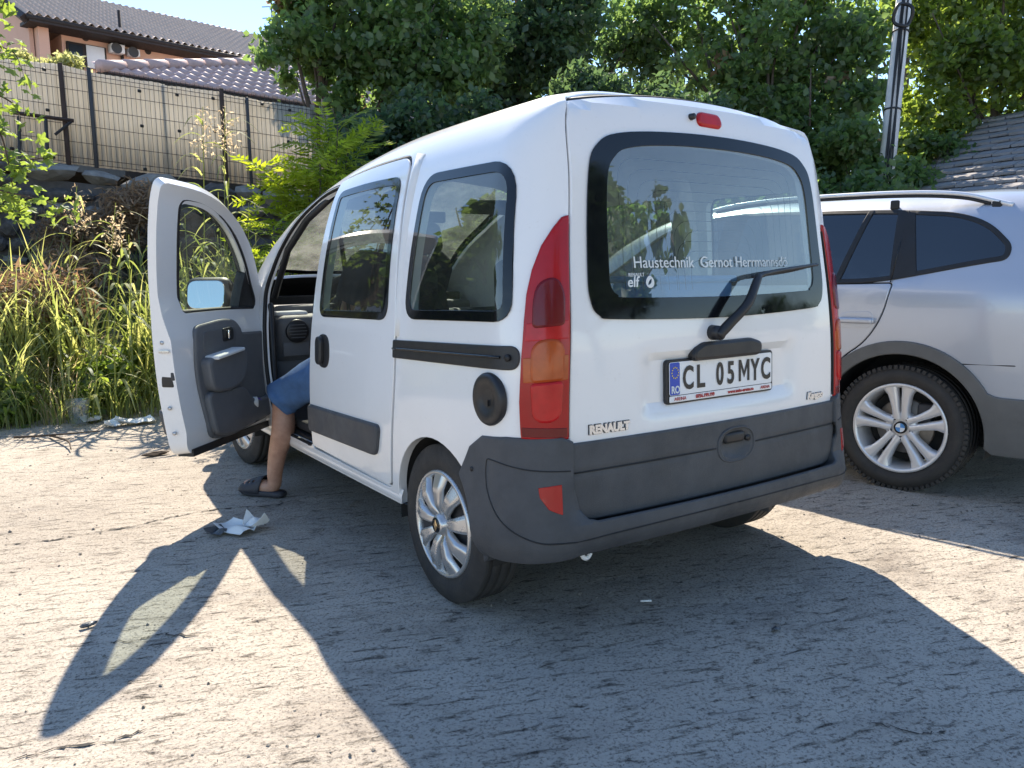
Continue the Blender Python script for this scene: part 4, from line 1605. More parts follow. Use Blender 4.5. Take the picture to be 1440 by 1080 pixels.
def suv(u, v, sg=-1):
    u = np.asarray(u, float)
    v = np.asarray(v, float)
    k, d = np.interp(v, *SKZ), np.interp(v, *SKD)
    g = np.interp(u, *SG)
    z = np.where(k > .95, .95 + (k - .95) * g, k)
    W = np.interp(u, *SW)
    hw = W * (1 - d / .90)
    lat = .885 + sg * hw
    return SO_ + lat[..., None] * SR_ + u[..., None] * SF_ + np.stack([0 * z, 0 * z, z], -1)


def suvL(u, v):
    return suv(u, v, -1)


def suvR(u, v):
    return suv(u, v, 1)


FLIP[suvL] = True
suvt = thing("suv", SO_ + SR_ * .9 + SF_ * 1.4, "silver sport utility vehicle with roof rails parked right of the white van", "car")


def sv_of(u, z):
    g = np.interp(u, *SG)
    k = .95 + (z - .95) / g if z > .95 else z
    return float(np.interp(k, SKZ[1], SKZ[0]))


def UZ(pts):
    return [(u, sv_of(u, z)) for u, z in pts]


rdoor = rpoly(UZ([(.095, 1.100), (.130, .93), (.215, .79), (.34, .70), (.44, .52), (.47, .42), (1.10, .40), (1.10, 1.080)]), [.01, .2, .15, .15, .1, .03, .03, .01])
fdoor = rpoly(UZ([(1.112, 1.080), (1.112, .40), (2.05, .40), (2.15, .6), (2.16, 1.06)]), [.01, .03, .06, .1, .02])
dlo = rpoly(UZ([(-.165, 1.462), (-.325, 1.400), (-.432, 1.290), (-.425, 1.222), (-.03, 1.148), (.18, 1.110), (.50, 1.100), (1.2, 1.090), (2.13, 1.075), (1.62, 1.42), (1.25, 1.510), (.60, 1.508), (.13, 1.490)]),
            [.12, .12, .05, .04, .2, .2, .3, .3, .02, .1, .2, .3, .3])
shell_s = [(-.88, .30), (-.90, .60), (-.90, 2.25), (1.45, 2.25), (1.50, 1.9), (1.62, 1.68), (2.0, 1.62), (2.38, 1.58), (3.70, 1.50), (3.72, .35), (3.3, .27)] + arc((2.795, .33), .415, -8, 188) + [(2.35, .27), (.43, .27)] + arc((.015, .33), .415, -8, 188) + [(-.42, .27)]
sb = panel("body_shell", shell_s, [grow(rdoor, .014), grow(fdoor, .014), grow(dlo, -.015)], suvL, ["silver_paint", "black_plastic"], suvt, thick=.03, res=.06, bres=.03)
sbr = panel("body_shell", shell_s, [grow(dlo, -.015)], suvR, ["silver_paint", "black_plastic"], suvt, thick=.03, res=.09, bres=.05)
rd = panel("rear_door", rdoor, [], suvL, ["silver_paint", "black_plastic"], suvt, thick=.03, off=.001, bev=.005, res=.04, bres=.02)
panel("front_door", fdoor, [], suvL, ["silver_paint", "black_plastic"], suvt, thick=.03, off=.001, bev=.005, res=.06, bres=.03)
panel("side_glass", dlo, [], suvR, "glass_privacy", suvt, off=.001, inner=False, res=.1)
gl_ = panel("side_glass", dlo, [], suvL, "glass_privacy", suvt, off=.001, inner=False, res=.05)
# black surround, pillars and the upright bar of the quarter light
panel("window_surround", dlo, [grow(dlo, -.018)], suvL, "rubber_seal", suvt, thick=.02, off=.006, bev=.004, res=.05)
for nm, q in (("door_pillar", [(.130, 1.488), (.046, 1.472), (-.022, 1.146), (.104, 1.122)]),
              ("quarter_light_bar", [(.285, 1.495), (.262, 1.495), (.372, 1.105), (.400, 1.105)]),
              ("middle_pillar", [(1.16, 1.51), (1.02, 1.51), (1.06, 1.09), (1.18, 1.09)])):
    panel(nm, UZ(q), [], suvL, "rubber_seal", suvt, thick=.02, off=.0075, bev=.003, res=.04)
# shut line within the pillar
cl = np.array(UZ([(.078, 1.485), (.085, 1.30), (.096, 1.112)]))
mesh("pillar_gap", *tube(suvL(cl[:, 0], cl[:, 1]) - SR_ * .008, .003, 5), "frit", suvt)
tn = suvL(np.array([.20]), np.array([sv_of(.2, 1.135)]))[0]
textmesh("WSN UV", .016, tn - SR_ * .004, -SF_, (0, 0, 1), -SR_, "print_white", "glass_mark", suvt) if False else None
for ol in (rdoor, fdoor):
    p = np.array(resample(ol, .05))
    mesh("door_seal", *tube(suvL(p[:, 0], p[:, 1]) + SR_ * .022, .014, 6, True), "rubber_seal", suvt)
# cladding
cl_o = arc((.015, .33), .468, 205, -12, 40)
cl_i = arc((.015, .33), .413, -10, 195, 40)
cl_o = [(u, z) for u, z in arc((.015, .33), .470, -4, 150, 36)]
back = [(-.425, .550), (-.46, .545), (-.86, .545), (-.86, .27), (-.50, .262)]
cl_i = arc((.015, .33), .412, 186, -8, 40)
front = [(.47, .262), (.50, .31)]
panel("wheel_arch_trim", cl_o + back + [(-.425, .262)] + cl_i + front[:1], [], suvL, "cladding_plastic", suvt, thick=.03, off=.014, bev=.006, res=.04, bres=.025)
cf_o = arc((2.795, .33), .470, -4, 184, 36)
cf_i = arc((2.795, .33), .412, 186, -6, 40)
panel("wheel_arch_trim", cf_o + cf_i, [], suvL, "cladding_plastic", suvt, thick=.03, off=.014, bev=.006, res=.06, bres=.03)
panel("sill_trim", [(.49, .25), (2.32, .25), (2.32, .40), (.47, .41)], [], suvL, "cladding_plastic", suvt, thick=.03, off=.010, bev=.005, res=.08)
# bumper joint line
cl = np.array([(-.27, .705), (-.5, .712), (-.84, .712)])
mesh("bumper_joint", *tube(suvL(cl[:, 0], cl[:, 1]) + SR_ * .0005, .003, 5), "rubber_seal", suvt)
for sg in (-1, 1):
    V, F = [], []
    for cu in (.015, 2.795):
        pass
for cu in (.015, 2.795):
    for sg in (-1, 1):
        A = np.linspace(-15, 195, 28)
        V, F = [], []
        for a in A:
            for lt_ in (.02, .36):
                V.append(SO_ + SR_ * (.885 + sg * (.885 - lt_)) + SF_ * (cu + .42 * math.cos(math.radians(a))) + np.array([0, 0, .33 + .42 * math.sin(math.radians(a))]))
        for k in range(27):
            F.append((2 * k, 2 * k + 1, 2 * k + 3, 2 * k + 2))
        bb = len(V)
        V += [V[2 * k + 1] for k in range(28)]
        F.append(tuple(range(bb, bb + 28)))
        mesh("wheel_arch_liner", V, F, "underbody", suvt)
# ends, underbody, windscreen, bonnet
for uu, nm, mt in ((-.90, "tailgate", "silver_paint"), (3.70, "front_bumper", "cladding_plastic")):
    VL = np.linspace(.32, 2.25, 30)
    a = suv(np.full(30, uu), VL, -1)
    b_ = suv(np.full(30, uu), VL, 1)
    V = np.concatenate([a, b_])
    F = [(i, i + 1, 31 + i, 30 + i) for i in range(29)]
    mesh(nm, V, F, mt, suvt)


def suvw(t_, u):
    t_ = np.asarray(t_, float)
    l, r = suv(u, 2.25 - np.abs(t_), -1), suv(u, 2.25 - np.abs(t_), 1)
    return np.where((t_ < 0)[..., None], l, r)


hb_ = [(2.25 - v, s) for s, v in ((1.47, 2.25), (1.52, 1.92), (1.66, 1.70), (2.0, 1.65), (2.36, 1.62), (2.42, 2.25))]
panel("windscreen", hb_ + [(-a, s) for a, s in hb_[::-1] if a > 0], [], suvw, "glass_privacy", suvt, inner=False, res=.1)
hd_ = [(0, 2.44), (.62, 2.40), (.74, 3.68), (0, 3.72)]
panel("bonnet", hd_ + [(-a, s) for a, s in hd_[::-1] if a > 0], [], suvw, "silver_paint", suvt, thick=.02, res=.1)
und = SO_ + SR_ * .885 + SF_ * 1.4 + np.array([0, 0, .33])
rz_ = np.stack([SR_, SF_, np.array([0, 0, 1.0])], 1)
rboxmesh("underbody", und, (1.2, 4.0, .16), .03, "underbody", suvt, rot=rz_)
rboxmesh("cabin_floor", und + np.array([0, 0, .45]), (1.45, 2.6, .05), .01, "carpet", suvt, rot=rz_)
# door handle with its scooped cup
hq = suvL(np.array([.255]), np.array([.905]))[0]
panel("handle_cup", rpoly([(.17, .87), (.17, .955), (.345, .945), (.345, .86)], .042, 8), [], suvL, "silver_paint", rd, thick=.004, off=.0025, bev=.002, res=.03)
rboxmesh("door_handle", hq - SR_ * .030, (.022, .185, .032), .011, "silver_paint", rd, rot=rz_)
for du in (-.085, .085):
    rboxmesh("handle_foot", hq - SR_ * .012 + SF_ * du, (.035, .03, .028), .008, "silver_paint", rd, rot=rz_)
# roof rails
for sg in (-1, 1):
    up = [(-.40, 1.488, .0), (-.30, 1.520, .0), (-.17, 1.556, 0), (.05, 1.580, 0), (.4, 1.592, 0), (.9, 1.592, 0), (1.25, 1.56, 0), (1.40, 1.50, 0)]
    pts = [SO_ + SR_ * (.885 + sg * .705) + SF_ * a + np.array([0, 0, z]) for a, z, _ in up]
    rr_ = mesh("roof_rail", *tube(np.array(crom(pts, 6)), .012, 8), "alloy_silver", suvt)
    pts = [p_ - np.array([0, 0, .018]) for p_ in pts[1:-1]]
    mesh("rail_underside", *tube(np.array(crom(pts, 6)), .010, 6), "rubber_seal", rr_)
    for a in (.16, -.33, 1.30):
        zz = .0
        rboxmesh("rail_foot", SO_ + SR_ * (.885 + sg * .705) + SF_ * a + np.array([0, 0, 1.522 if a == .16 else 1.49]), (.024, .045, .05), .008, "rubber_seal", rr_, rot=rz_)
# wheels
def suv_wheel(cu, sg):
    c0 = SO_ + SR_ * (.885 + sg * .770) + SF_ * cu + np.array([0, 0, .335])
    X_ = SR_ * (-sg)         # outer face is local -x
    Y_ = SF_ * (-sg)

    def put(V):
        V = np.asarray(V)
        return c0 + V[:, 0:1] * X_ + V[:, 1:2] * Y_ + V[:, 2:3] * np.array([0, 0, 1.0])
    V, F = lathe([(.236, -.098), (.243, -.104), (.240, -.109), (.228, -.108), (.222, -.098), (.214, -.07), (.205, .06), (.215, .09)], 72)
    wh = mesh("wheel", put(V), F, "alloy_silver", suvt)
    V, F, _ = tyre_vf(.338, .235, .236, 96)
    mesh("tyre", put(V), F, "tyre_rubber", wh)
    # tread shoulder blocks
    blk = []
    for k in range(72):
        a = 2 * math.pi * k / 72
        for xs_ in (-.106, .106):
            r3 = np.array([[1, 0, 0], [0, math.cos(a), -math.sin(a)], [0, math.sin(a), math.cos(a)]])
            blk.append(boxvf(r3 @ np.array([xs_, .330, 0]), (.022, .020, .018), r3))
    V, F = join(blk)
    o_ = mesh("tread_blocks", put(V), F, "tyre_rubber", wh, smooth=False)
    o_["kind"] = "stuff"
    for k in range(5):
        V, F = [], []
        for sd in (-1, 1):
            base = len(V)
            n_ = 12
            for i, r in enumerate(np.linspace(.045, .228, n_)):
                t_ = (r - .045) / .183
                offc = sd * np.interp(t_, [0, .3, .7, 1], [.020, .024, .034, .056])
                hw = np.interp(t_, [0, .3, .75, 1], [.022, .018, .026, .046])
                xx = np.interp(t_, [0, .25, .7, 1], [-.082, -.090, -.098, -.104])
                for q, hq_ in ((-1, .045), (-.9, .006), (-.5, 0), (.5, 0), (.9, .006), (1, .045)):
                    V.append((xx + hq_, r, offc + q * hw))
            for i in range(n_ - 1):
                for j in range(5):
                    b0 = base + i * 6 + j
                    F.append((b0, b0 + 1, b0 + 7, b0 + 6))
        V = np.array(V)
        a = 2 * math.pi * k / 5 + math.pi / 2 - .06
        y, z = V[:, 1] * math.cos(a) - V[:, 2] * math.sin(a), V[:, 1] * math.sin(a) + V[:, 2] * math.cos(a)
        mesh("double_spoke", put(np.stack([V[:, 0], y, z], 1)), F, "alloy_silver", wh)
    V, F = lathe([(.0, -.070), (.03, -.072), (.075, -.074), (.082, -.066), (.085, -.03)], 40)
    mesh("wheel_centre", put(V), F, "alloy_silver", wh)
    for k in range(5):
        a = 2 * math.pi * (k + .5) / 5 + math.pi / 2 - .06
        cy_, cz_ = .058 * math.cos(a), .058 * math.sin(a)
        V, F = lathe([(.0, -.080), (.009, -.080), (.011, -.074)], 12)
        mesh("wheel_bolt", put(np.array(V) + np.array([0, cy_, cz_])), F, "dark_steel", wh)
    V, F = lathe([(.0, -.014), (.145, -.014), (.150, -.008), (.150, .006), (.0, .006)], 48)
    mesh("brake_disc", put(V), F, "brake_steel", wh)
    rboxmesh("brake_caliper", c0 + X_ * -.02 + Y_ * -.105 + np.array([0, 0, .075]), (.06, .075, .12), .015, "dark_steel", wh, rot=np.stack([X_, Y_, np.array([0, 0, 1.])], 1))
    V, F = lathe([(.0, .03), (.20, .03)], 40)
    mesh("backing_plate", put(V), F, "underbody", wh)
    # blue and white quartered centre cap
    for k in range(4):
        a0 = k * math.pi / 2
        V = [(-.0835, 0, 0)] + [(-.0835, .024 * math.cos(a0 + i * math.pi / 16), .024 * math.sin(a0 + i * math.pi / 16)) for i in range(9)]
        F = [(0, i, i + 1) for i in range(1, 9)]
        mesh("cap_quarter", put(V), F, "cap_blue" if k % 2 else "plate_white", wh, smooth=False)
    V, F = lathe([(.024, -.0825), (.026, -.0845), (.033, -.084), (.034, -.070)], 32)
    mesh("cap_ring", put(V), F, "frit", wh)


simple('cap_blue', (.10, .30, .62), 0.3, var=.05)
suv_wheel(.015, -1)
suv_wheel(.015, 1)
suv_wheel(2.795, -1)
suv_wheel(2.795, 1)

# ================================================================== the driver, one leg out of the doorway
person = thing("person", (-.88, 2.30, 0), "person in blue denim shorts sitting in the van with one sandalled leg out", "person")


def skin_mesh(name, nodes, edges, mat, parent, sub=2, root=0):
    me = bpy.data.meshes.new(name)
    me.from_pydata([n[0] for n in nodes], edges, [])
    o = bpy.data.objects.new(name, me)
    COL.objects.link(o)
    md = o.modifiers.new("skin", 'SKIN')
    md.use_smooth_shade = True
    sv_ = me.skin_vertices[0].data
    for i, n in enumerate(nodes):
        r = n[1] if isinstance(n[1], tuple) else (n[1], n[1])
        sv_[i].radius = r
        sv_[i].use_root = (i == root)
    ms = o.modifiers.new("sub", 'SUBSURF')
    ms.levels = ms.render_levels = sub
    bpy.context.view_layer.update()
    m2 = bpy.data.meshes.new_from_object(o.evaluated_get(bpy.context.evaluated_depsgraph_get()))
    bpy.data.objects.remove(o)
    m2.name = name
    m2.polygons.foreach_set("use_smooth", [True] * len(m2.polygons))
    return fin(name, m2, mat, parent)


KN, AN, TOE = np.array([-.826, 2.225, .548]), np.array([-.872, 2.300, .115]), np.array([-.985, 2.475, .045])
nodes = [((-.44, 1.76, .78), .13), ((-.42, 1.70, .95), .125), ((-.41, 1.66, 1.15), .13), ((-.40, 1.68, 1.27), .07), ((-.395, 1.71, 1.33), .055), ((-.39, 1.745, 1.43), .085), ((-.39, 1.76, 1.51), .07),
         ((-.53, 1.80, .75), .105), ((-.68, 2.01, .66), .088), (tuple(KN), .068), (tuple(KN + (AN - KN) * .16 + np.array([.004, -.004, 0])), .058), (tuple(KN + (AN - KN) * .36 + np.array([.012, -.030, -.008])), .068), (tuple(KN + (AN - KN) * .72 + np.array([0, -.006, 0])), .050), (tuple(AN), .043), ((-.868, 2.305, .055), .042), ((-.925, 2.385, .048), .044), (tuple(TOE), .036),
         ((-.32, 1.82, .74), .105), ((-.30, 2.25, .70), .066), ((-.31, 2.44, .50), .055), ((-.32, 2.55, .44), .04), ((-.32, 2.66, .44), .035),
         ((-.58, 1.67, 1.22), .062), ((-.64, 1.78, .98), .048), ((-.54, 2.00, .88), .036), ((-.50, 2.06, .87), .034),
         ((-.22, 1.67, 1.22), .062), ((-.18, 1.82, 1.00), .048), ((-.24, 2.10, 1.00), .036), ((-.26, 2.20, 1.02), .034)]
edges = [(0, 1), (1, 2), (2, 3), (3, 4), (4, 5), (5, 6), (0, 7), (7, 8), (8, 9), (9, 10), (10, 11), (11, 12), (12, 13), (13, 14), (14, 15), (15, 16), (0, 17), (17, 18), (18, 19), (19, 20), (20, 21),
         (2, 22), (22, 23), (23, 24), (24, 25), (2, 26), (26, 27), (27, 28), (28, 29)]
skin_mesh("body", nodes, edges, "skin", person)


def sleeve(name, pts, rad, mat, seg=36, fold=.006, hem=True, squash=1.0):
    """open cloth tube round a limb with creases and a turned hem"""
    pts = np.array(crom(pts, 5))
    n = len(pts)
    rad = np.interp(np.linspace(0, 1, n), np.linspace(0, 1, len(rad)), rad)
    V, F = tube(pts, rad, seg, cap=False)
    V = np.array(V)
    for i in range(n):
        for k in range(seg):
            a = 2 * math.pi * k / seg
            q = pts[i] - V[i * seg + k]
            V[i * seg + k] += nrm(q) * fold * (math.sin(3 * a + i * .35) + .6 * math.sin(5 * a - i * .6) + .5 * math.sin(2 * a + i * 1.3) * math.cos(i * .9))
    if hem:
        F = list(F)
        b = (n - 1) * seg
        inner = [V[b + k] + (pts[-1] - V[b + k]) * .12 for k in range(seg)]
        inner2 = [v - (pts[-1] - pts[-4]) * .8 for v in inner]
        o = len(V)
        V = np.concatenate([V, np.array(inner), np.array(inner2)])
        F += [(b + k, b + (k + 1) % seg, o + (k + 1) % seg, o + k) for k in range(seg)]
        F += [(o + k, o + (k + 1) % seg, o + seg + (k + 1) % seg, o + seg + k) for k in range(seg)]
    return V, F


tk = nrm(KN - np.array([-.53, 1.80, .75]))
s1 = sleeve("leg", [np.array([-.40, 1.74, .79]), np.array([-.53, 1.80, .755]), np.array([-.68, 2.01, .672]), KN + np.array([.030, -.030, .030]), KN + np.array([-.020, .014, -.014])], [.15, .128, .108, .092, .097], "denim")
s2 = sleeve("leg", [np.array([-.42, 1.76, .79]), np.array([-.32, 1.84, .76]), np.array([-.31, 2.05, .72]), np.array([-.30, 2.22, .71])], [.14, .125, .105, .10], "denim")
shorts = mesh("shorts", *join([s1, s2]), "denim", person)
sh = sleeve("shirt", [np.array([-.44, 1.765, .78]), np.array([-.42, 1.70, .95]), np.array([-.41, 1.66, 1.12]), np.array([-.405, 1.665, 1.22]), np.array([-.40, 1.68, 1.28])], [.175, .165, .18, .165, .08], "shirt_cloth", hem=False)
sl1 = sleeve("s", [np.array([-.48, 1.66, 1.20]), np.array([-.59, 1.68, 1.20]), np.array([-.625, 1.74, 1.06])], [.10, .085, .075], "shirt_cloth", hem=False)
sl2 = sleeve("s", [np.array([-.32, 1.66, 1.20]), np.array([-.21, 1.68, 1.20]), np.array([-.19, 1.76, 1.08])], [.10, .085, .075], "shirt_cloth", hem=False)
mesh("shirt", *join([sh, sl1, sl2]), "shirt_cloth", person)
bm = bmesh.new()
bmesh.ops.create_uvsphere(bm, u_segments=20, v_segments=12, radius=.105)
V = np.array([tuple(v.co) for v in bm.verts])
F = [[v.index for v in f.verts] for f in bm.faces]
bm.free()
V[:, 2] = np.maximum(V[:, 2], -.02 - .06 * (V[:, 1] < 0))
V[:, 1] = np.minimum(V[:, 1], .055 + .05 * (V[:, 2] > .05))
mesh("hair", V * np.array([.92, 1.0, 1.05]) + np.array([-.39, 1.735, 1.475]), F, "hair_dark", person)
# sandal: thick sole and a slotted upper
fd_ = nrm(np.array([TOE[0] - AN[0], TOE[1] - AN[1], 0]))
fs_ = np.array([-fd_[1], fd_[0], 0])
heel = np.array([AN[0], AN[1], 0]) - fd_ * .055
L_ = .285
GZ0 = .006


def footp(t, s_, z):
    return heel + fd_ * (t * L_) + fs_ * s_ + np.array([0, 0, z + GZ0])


wprof = lambda t: np.interp(t, [0, .08, .3, .55, .75, .9, 1.0], [.022, .036, .038, .046, .050, .040, .015])
sole = [(t, wprof(t)) for t in np.linspace(0, 1, 18)]
V, F = [], []
ringn = 36
outl = [(t, w_) for t, w_ in sole] + [(t, -w_) for t, w_ in sole[::-1]]
for z, g_ in ((0, .97), (.008, 1.03), (.020, 1.03), (.028, .98)):
    V += [footp(.5 + (t - .5) * (1 + (g_ - 1)), w_ * g_, z + .006 * max(0, t - .8) / .2) for t, w_ in outl]
for r in range(3):
    for k in range(ringn):
        F.append((r * ringn + k, r * ringn + (k + 1) % ringn, (r + 1) * ringn + (k + 1) % ringn, (r + 1) * ringn + k))
F.append(tuple(range(ringn))[::-1])
F.append(tuple(range(3 * ringn, 4 * ringn)))
sandal = mesh("sandal", V, F, "sandal_rubber", person)
V, F = [], []
ts = np.linspace(.40, .99, 12)
na_ = 13
for t in ts:
    w_ = wprof(t) * 1.03
    hgt = np.interp(t, [.40, .55, .8, .95, .99], [.088, .078, .052, .030, .018])
    for k in range(na_):
        a = math.pi * k / (na_ - 1)
        lean_t = t - .10 * math.sin(a) * (1 - (t - .40) / .6) * 0 + .06 * (1 - math.sin(a)) * (t < .5)
        V.append(footp(lean_t, w_ * math.cos(a), .014 + hgt * math.sin(a) ** .8))
for i in range(11):
    for k in range(na_ - 1):
        if i in (3, 5, 7) and k in (3, 5, 7, 9):
            continue
        a = i * na_ + k
        F.append((a, a + 1, a + na_ + 1, a + na_))
up_ = mesh("sandal_upper", V, F, "sandal_rubber", sandal)
md = up_.modifiers.new("thick", 'SOLIDIFY')
md.thickness = .006
md.offset = 1

# ================================================================== litter on the ground
def sheet_paper(name, c, size, seed, mat, parent, amp=.03, rot=0.0):
    """a creased sheet: faceted, folded, slightly thick"""
    r = np.random.default_rng(seed)
    n = 22
    V, F = [], []
    fo_ = [(nrm(r.normal(size=2)), r.uniform(-.35, .35), r.uniform(.5, 1.6)) for _ in range(9)]
    us = np.linspace(-.5, .5, n)
    UU, VV_ = np.meshgrid(us, us, indexing='ij')
    Zf = sum(am_ * np.abs(dr_[0] * UU + dr_[1] * VV_ - of_) for dr_, of_, am_ in fo_)
    Zf = np.abs(Zf - np.median(Zf))
    Zf = Zf / Zf.max() + .05 * r.random((n, n))
    for i in range(n):
        for j in range(n):
            u, v_ = UU[i, j], VV_[i, j]
            V.append(np.array([u * size[0] * (1 - .3 * abs(v_)), v_ * size[1] * (1 - .25 * abs(u)), amp * (1.5 * Zf[i, j] + .15)]))
    for i in range(n - 1):
        for j in range(n - 1):
            a = i * n + j
            F.append((a, a + n, a + n + 1, a + 1))
    V = np.array(V) @ rotz(rot).T + np.asarray(c)
    o = mesh(name, V, F, mat, parent, smooth=False)
    md = o.modifiers.new("thick", 'SOLIDIFY')
    md.thickness = .0015
    return o


pc = onz(332, 745, .012)
pap = thing("crumpled_paper", pc, "crumpled white paper lying in the door's shadow on the ground", "paper")
o = sheet_paper("paper_sheet", pc, (.20, .13), 5, "paper", pap, .022, 2.0)
o = sheet_paper("paper_sheet", pc + np.array([.085, -.03, .01]), (.09, .12), 8, "paper", pap, .045, 1.0)
fo = onz(306, 750, .01)
tag(sheet_paper("foil_scrap", fo, (.11, .08), 12, "foil_dark", None, .02, .4), "small dark grey foil scrap beside the crumpled white paper", "litter")

r = np.random.default_rng(21)
sp_ = [onz(px, py, .0) for px, py in ((560, 800), (910, 845), (796, 888), (1170, 842), (1137, 848), (1297, 1028), (885, 980), (690, 855), (640, 838), (1124, 846))]
for k, p_ in enumerate(sp_[:4]):
    pass
butt = onz(908, 845, .008)
d_ = np.array([.8, -.5, 0])
tag(mesh("cigarette_butt", *tube(np.array([butt - d_ * .02, butt + d_ * .022]), .004, 8), "paper", None), "white cigarette butt in the van's shadow behind the bumper", "litter")
leafp = onz(1090, 884, .008)
tag(crumple("stone_chip", leafp, (.022, .016, .014), "foil_dark", None, 31, .6), "small black stone in the van's shadow behind the right tyre", "stone")
leafp = onz(126, 878, .012)
tag(crumple("stone_chip", leafp, (.030, .014, .018), "foil_dark", None, 33, .6), "dark stone on the edge of the open door's shadow", "stone")

# loose grit
n = 2600
ang = r.uniform(0, 2 * math.pi, n)
gx_ = r.uniform(-3.0, 3.0, n)
gy_ = r.uniform(-1.4, 5.2, n)
sz = r.gamma(2.0, .0014, n) + .0012
gz_ = ground_z(gx_, gy_)
oct_ = np.array([[1, 0, 0], [-1, 0, 0], [0, 1, 0], [0, -1, 0], [0, 0, 1], [0, 0, -1]], float)
of = np.array([[0, 2, 4], [2, 1, 4], [1, 3, 4], [3, 0, 4], [2, 0, 5], [1, 2, 5], [3, 1, 5], [0, 3, 5]])
V = oct_[None] * (sz[:, None, None] * r.uniform(.5, 1.2, (n, 6, 1)))
ca, sa = np.cos(ang)[:, None], np.sin(ang)[:, None]
V = np.stack([V[..., 0] * ca - V[..., 1] * sa, V[..., 0] * sa + V[..., 1] * ca, V[..., 2] * .7], -1) + np.stack([gx_, gy_, gz_ + sz * .3], -1)[:, None]
F = (of[None] + (np.arange(n) * 6)[:, None, None]).reshape(-1, 3)
o = mesh("grit", V.reshape(-1, 3), F, "pebble_grey", None, smooth=False)
tag(o, "loose grit scattered over the yard", kind="stuff")

# ================================================================== retaining wall and fence on the left
WL, WR = at(92, 232, 9.5), at(350, 262, 10.3)
wd_ = (WR - WL)
wlen = np.linalg.norm(wd_[:2])
wdir = np.array([wd_[0], wd_[1], 0]) / wlen
wnor = np.array([wdir[1], -wdir[0], 0])           # towards the camera
if wnor @ (CAM_POS - WL) < 0:
    wnor = -wnor
slope = (WR[2] - WL[2]) / wlen


def wall_pt(q, z, o=0.0):
    """q metres along the wall from the first post, z height, o metres towards the camera"""
    p = WL + wdir * q + wnor * o
    return np.array([p[0], p[1], z])


def wtop(q):
    return WL[2] + slope * q


rw_ = thing("retaining_wall", wall_pt(0, 0), "dark burnt stone retaining wall under the mesh fence", "wall")
Q_, Z_ = np.meshgrid(np.linspace(-4.5, 9.0, 190), np.linspace(0, 1, 44))
top_ = WL[2] + slope * Q_ - .20
ZZ = Z_ * top_
rel = .16 * (fbm(Q_ * 1.6, ZZ * 2.6, 4, 41) - .5) + .10 * (fbm(Q_ * 5, ZZ * 6, 3, 42) - .5)
base = WL[None, None] + wdir * Q_[..., None] + wnor * (.12 + rel)[..., None]
base[..., 2] = ZZ
nq, nz_ = Q_.shape[1], Q_.shape[0]
F = [(j * nq + i, j * nq + i + 1, (j + 1) * nq + i + 1, (j + 1) * nq + i) for j in range(nz_ - 1) for i in range(nq - 1)]
mesh("stone_face", base.reshape(-1, 3), F, "burnt_stone", rw_)
r = np.random.default_rng(5)
stone_me = []
for k in range(6):
    bm = bmesh.new()
    bmesh.ops.create_icosphere(bm, subdivisions=2, radius=.5)
    dirs = nrm(r.normal(size=(16, 3)))
    off_ = r.uniform(.26, .46, 16)
    Vs = np.array([tuple(v.co) for v in bm.verts])
    Fs_ = [[v.index for v in f.verts] for f in bm.faces]
    bm.free()
    dd = nrm(Vs) @ dirs.T
    lim = np.min(np.where(dd > .2, off_ / np.maximum(dd, .2), 9), 1)
    Vs = nrm(Vs) * np.minimum(lim, .5)[:, None]
    mm = bpy.data.meshes.new("stone")
    mm.from_pydata([tuple(v) for v in Vs], [], Fs_)
    mm.materials.append(MATS["burnt_stone" if k < 4 else "concrete"])
    stone_me.append(mm)


def put_stone(c, s_, k):
    o = bpy.data.objects.new("stone", stone_me[k])
    COL.objects.link(o)
    o.parent = rw_
    o.matrix_parent_inverse = Matrix.Translation(-Vector(ROOT_LOC[rw_.name]))
    Mw = Matrix(((wdir[0], -wnor[0], 0, 0), (wdir[1], -wnor[1], 0, 0), (0, 0, 1, 0), (0, 0, 0, 1)))
    o.matrix_basis = Matrix.Translation(Vector(c)) @ Mw @ Matrix.Rotation(r.normal(0, .12), 4, 'Y') @ Matrix.Diagonal((s_[0], s_[1], s_[2], 1))


q = -2.6
while q < 5.6:                      # uneven coping stones
    L_ = r.uniform(.28, .62)
    put_stone(wall_pt(q + L_ / 2, wtop(q + L_ / 2) - .11 + r.uniform(-.025, .015), .08 + r.uniform(-.03, .03)), (L_ * 1.18, .46, r.uniform(.24, .34)), int(r.integers(3, 6)))
    q += L_
z_ = .9
while z_ < 2.25:                    # rubble courses
    q = -2.6
    hh = r.uniform(.15, .23)
    while q < 4.2:
        L_ = r.uniform(.18, .42)
        if z_ + hh < wtop(q) - .18:
            put_stone(wall_pt(q + L_ / 2, z_ + hh / 2 + r.uniform(-.02, .02), .16 + r.uniform(-.03, .04)), (L_ * 1.15, .26, hh * 1.2), int(r.integers(0, 5)))
        q += L_
    z_ += hh
# backfill behind the wall
V = [wall_pt(-4.5, wtop(-4.5) - .06, -.05), wall_pt(9, wtop(9) - .06, -.05), wall_pt(9, wtop(9) + .3, -30), wall_pt(-4.5, wtop(-4.5) + .3, -30)]
V += [wall_pt(-30, wtop(-4.5) + .3, -30), wall_pt(-30, wtop(-4.5) - .06, -.05), wall_pt(-30, 0, .2), wall_pt(-4.5, 0, .2)]
o = mesh("terrace", V, [(0, 1, 2, 3), (3, 4, 5, 0), (0, 5, 6, 7)], "dry_earth", None, smooth=False)
tag(o, "earth terrace behind the retaining wall", kind="structure")

fen = thing("fence", wall_pt(0, wtop(0)), "wire mesh fence backed with pale corrugated sheets on the retaining wall", "fence")
FH = 1.14


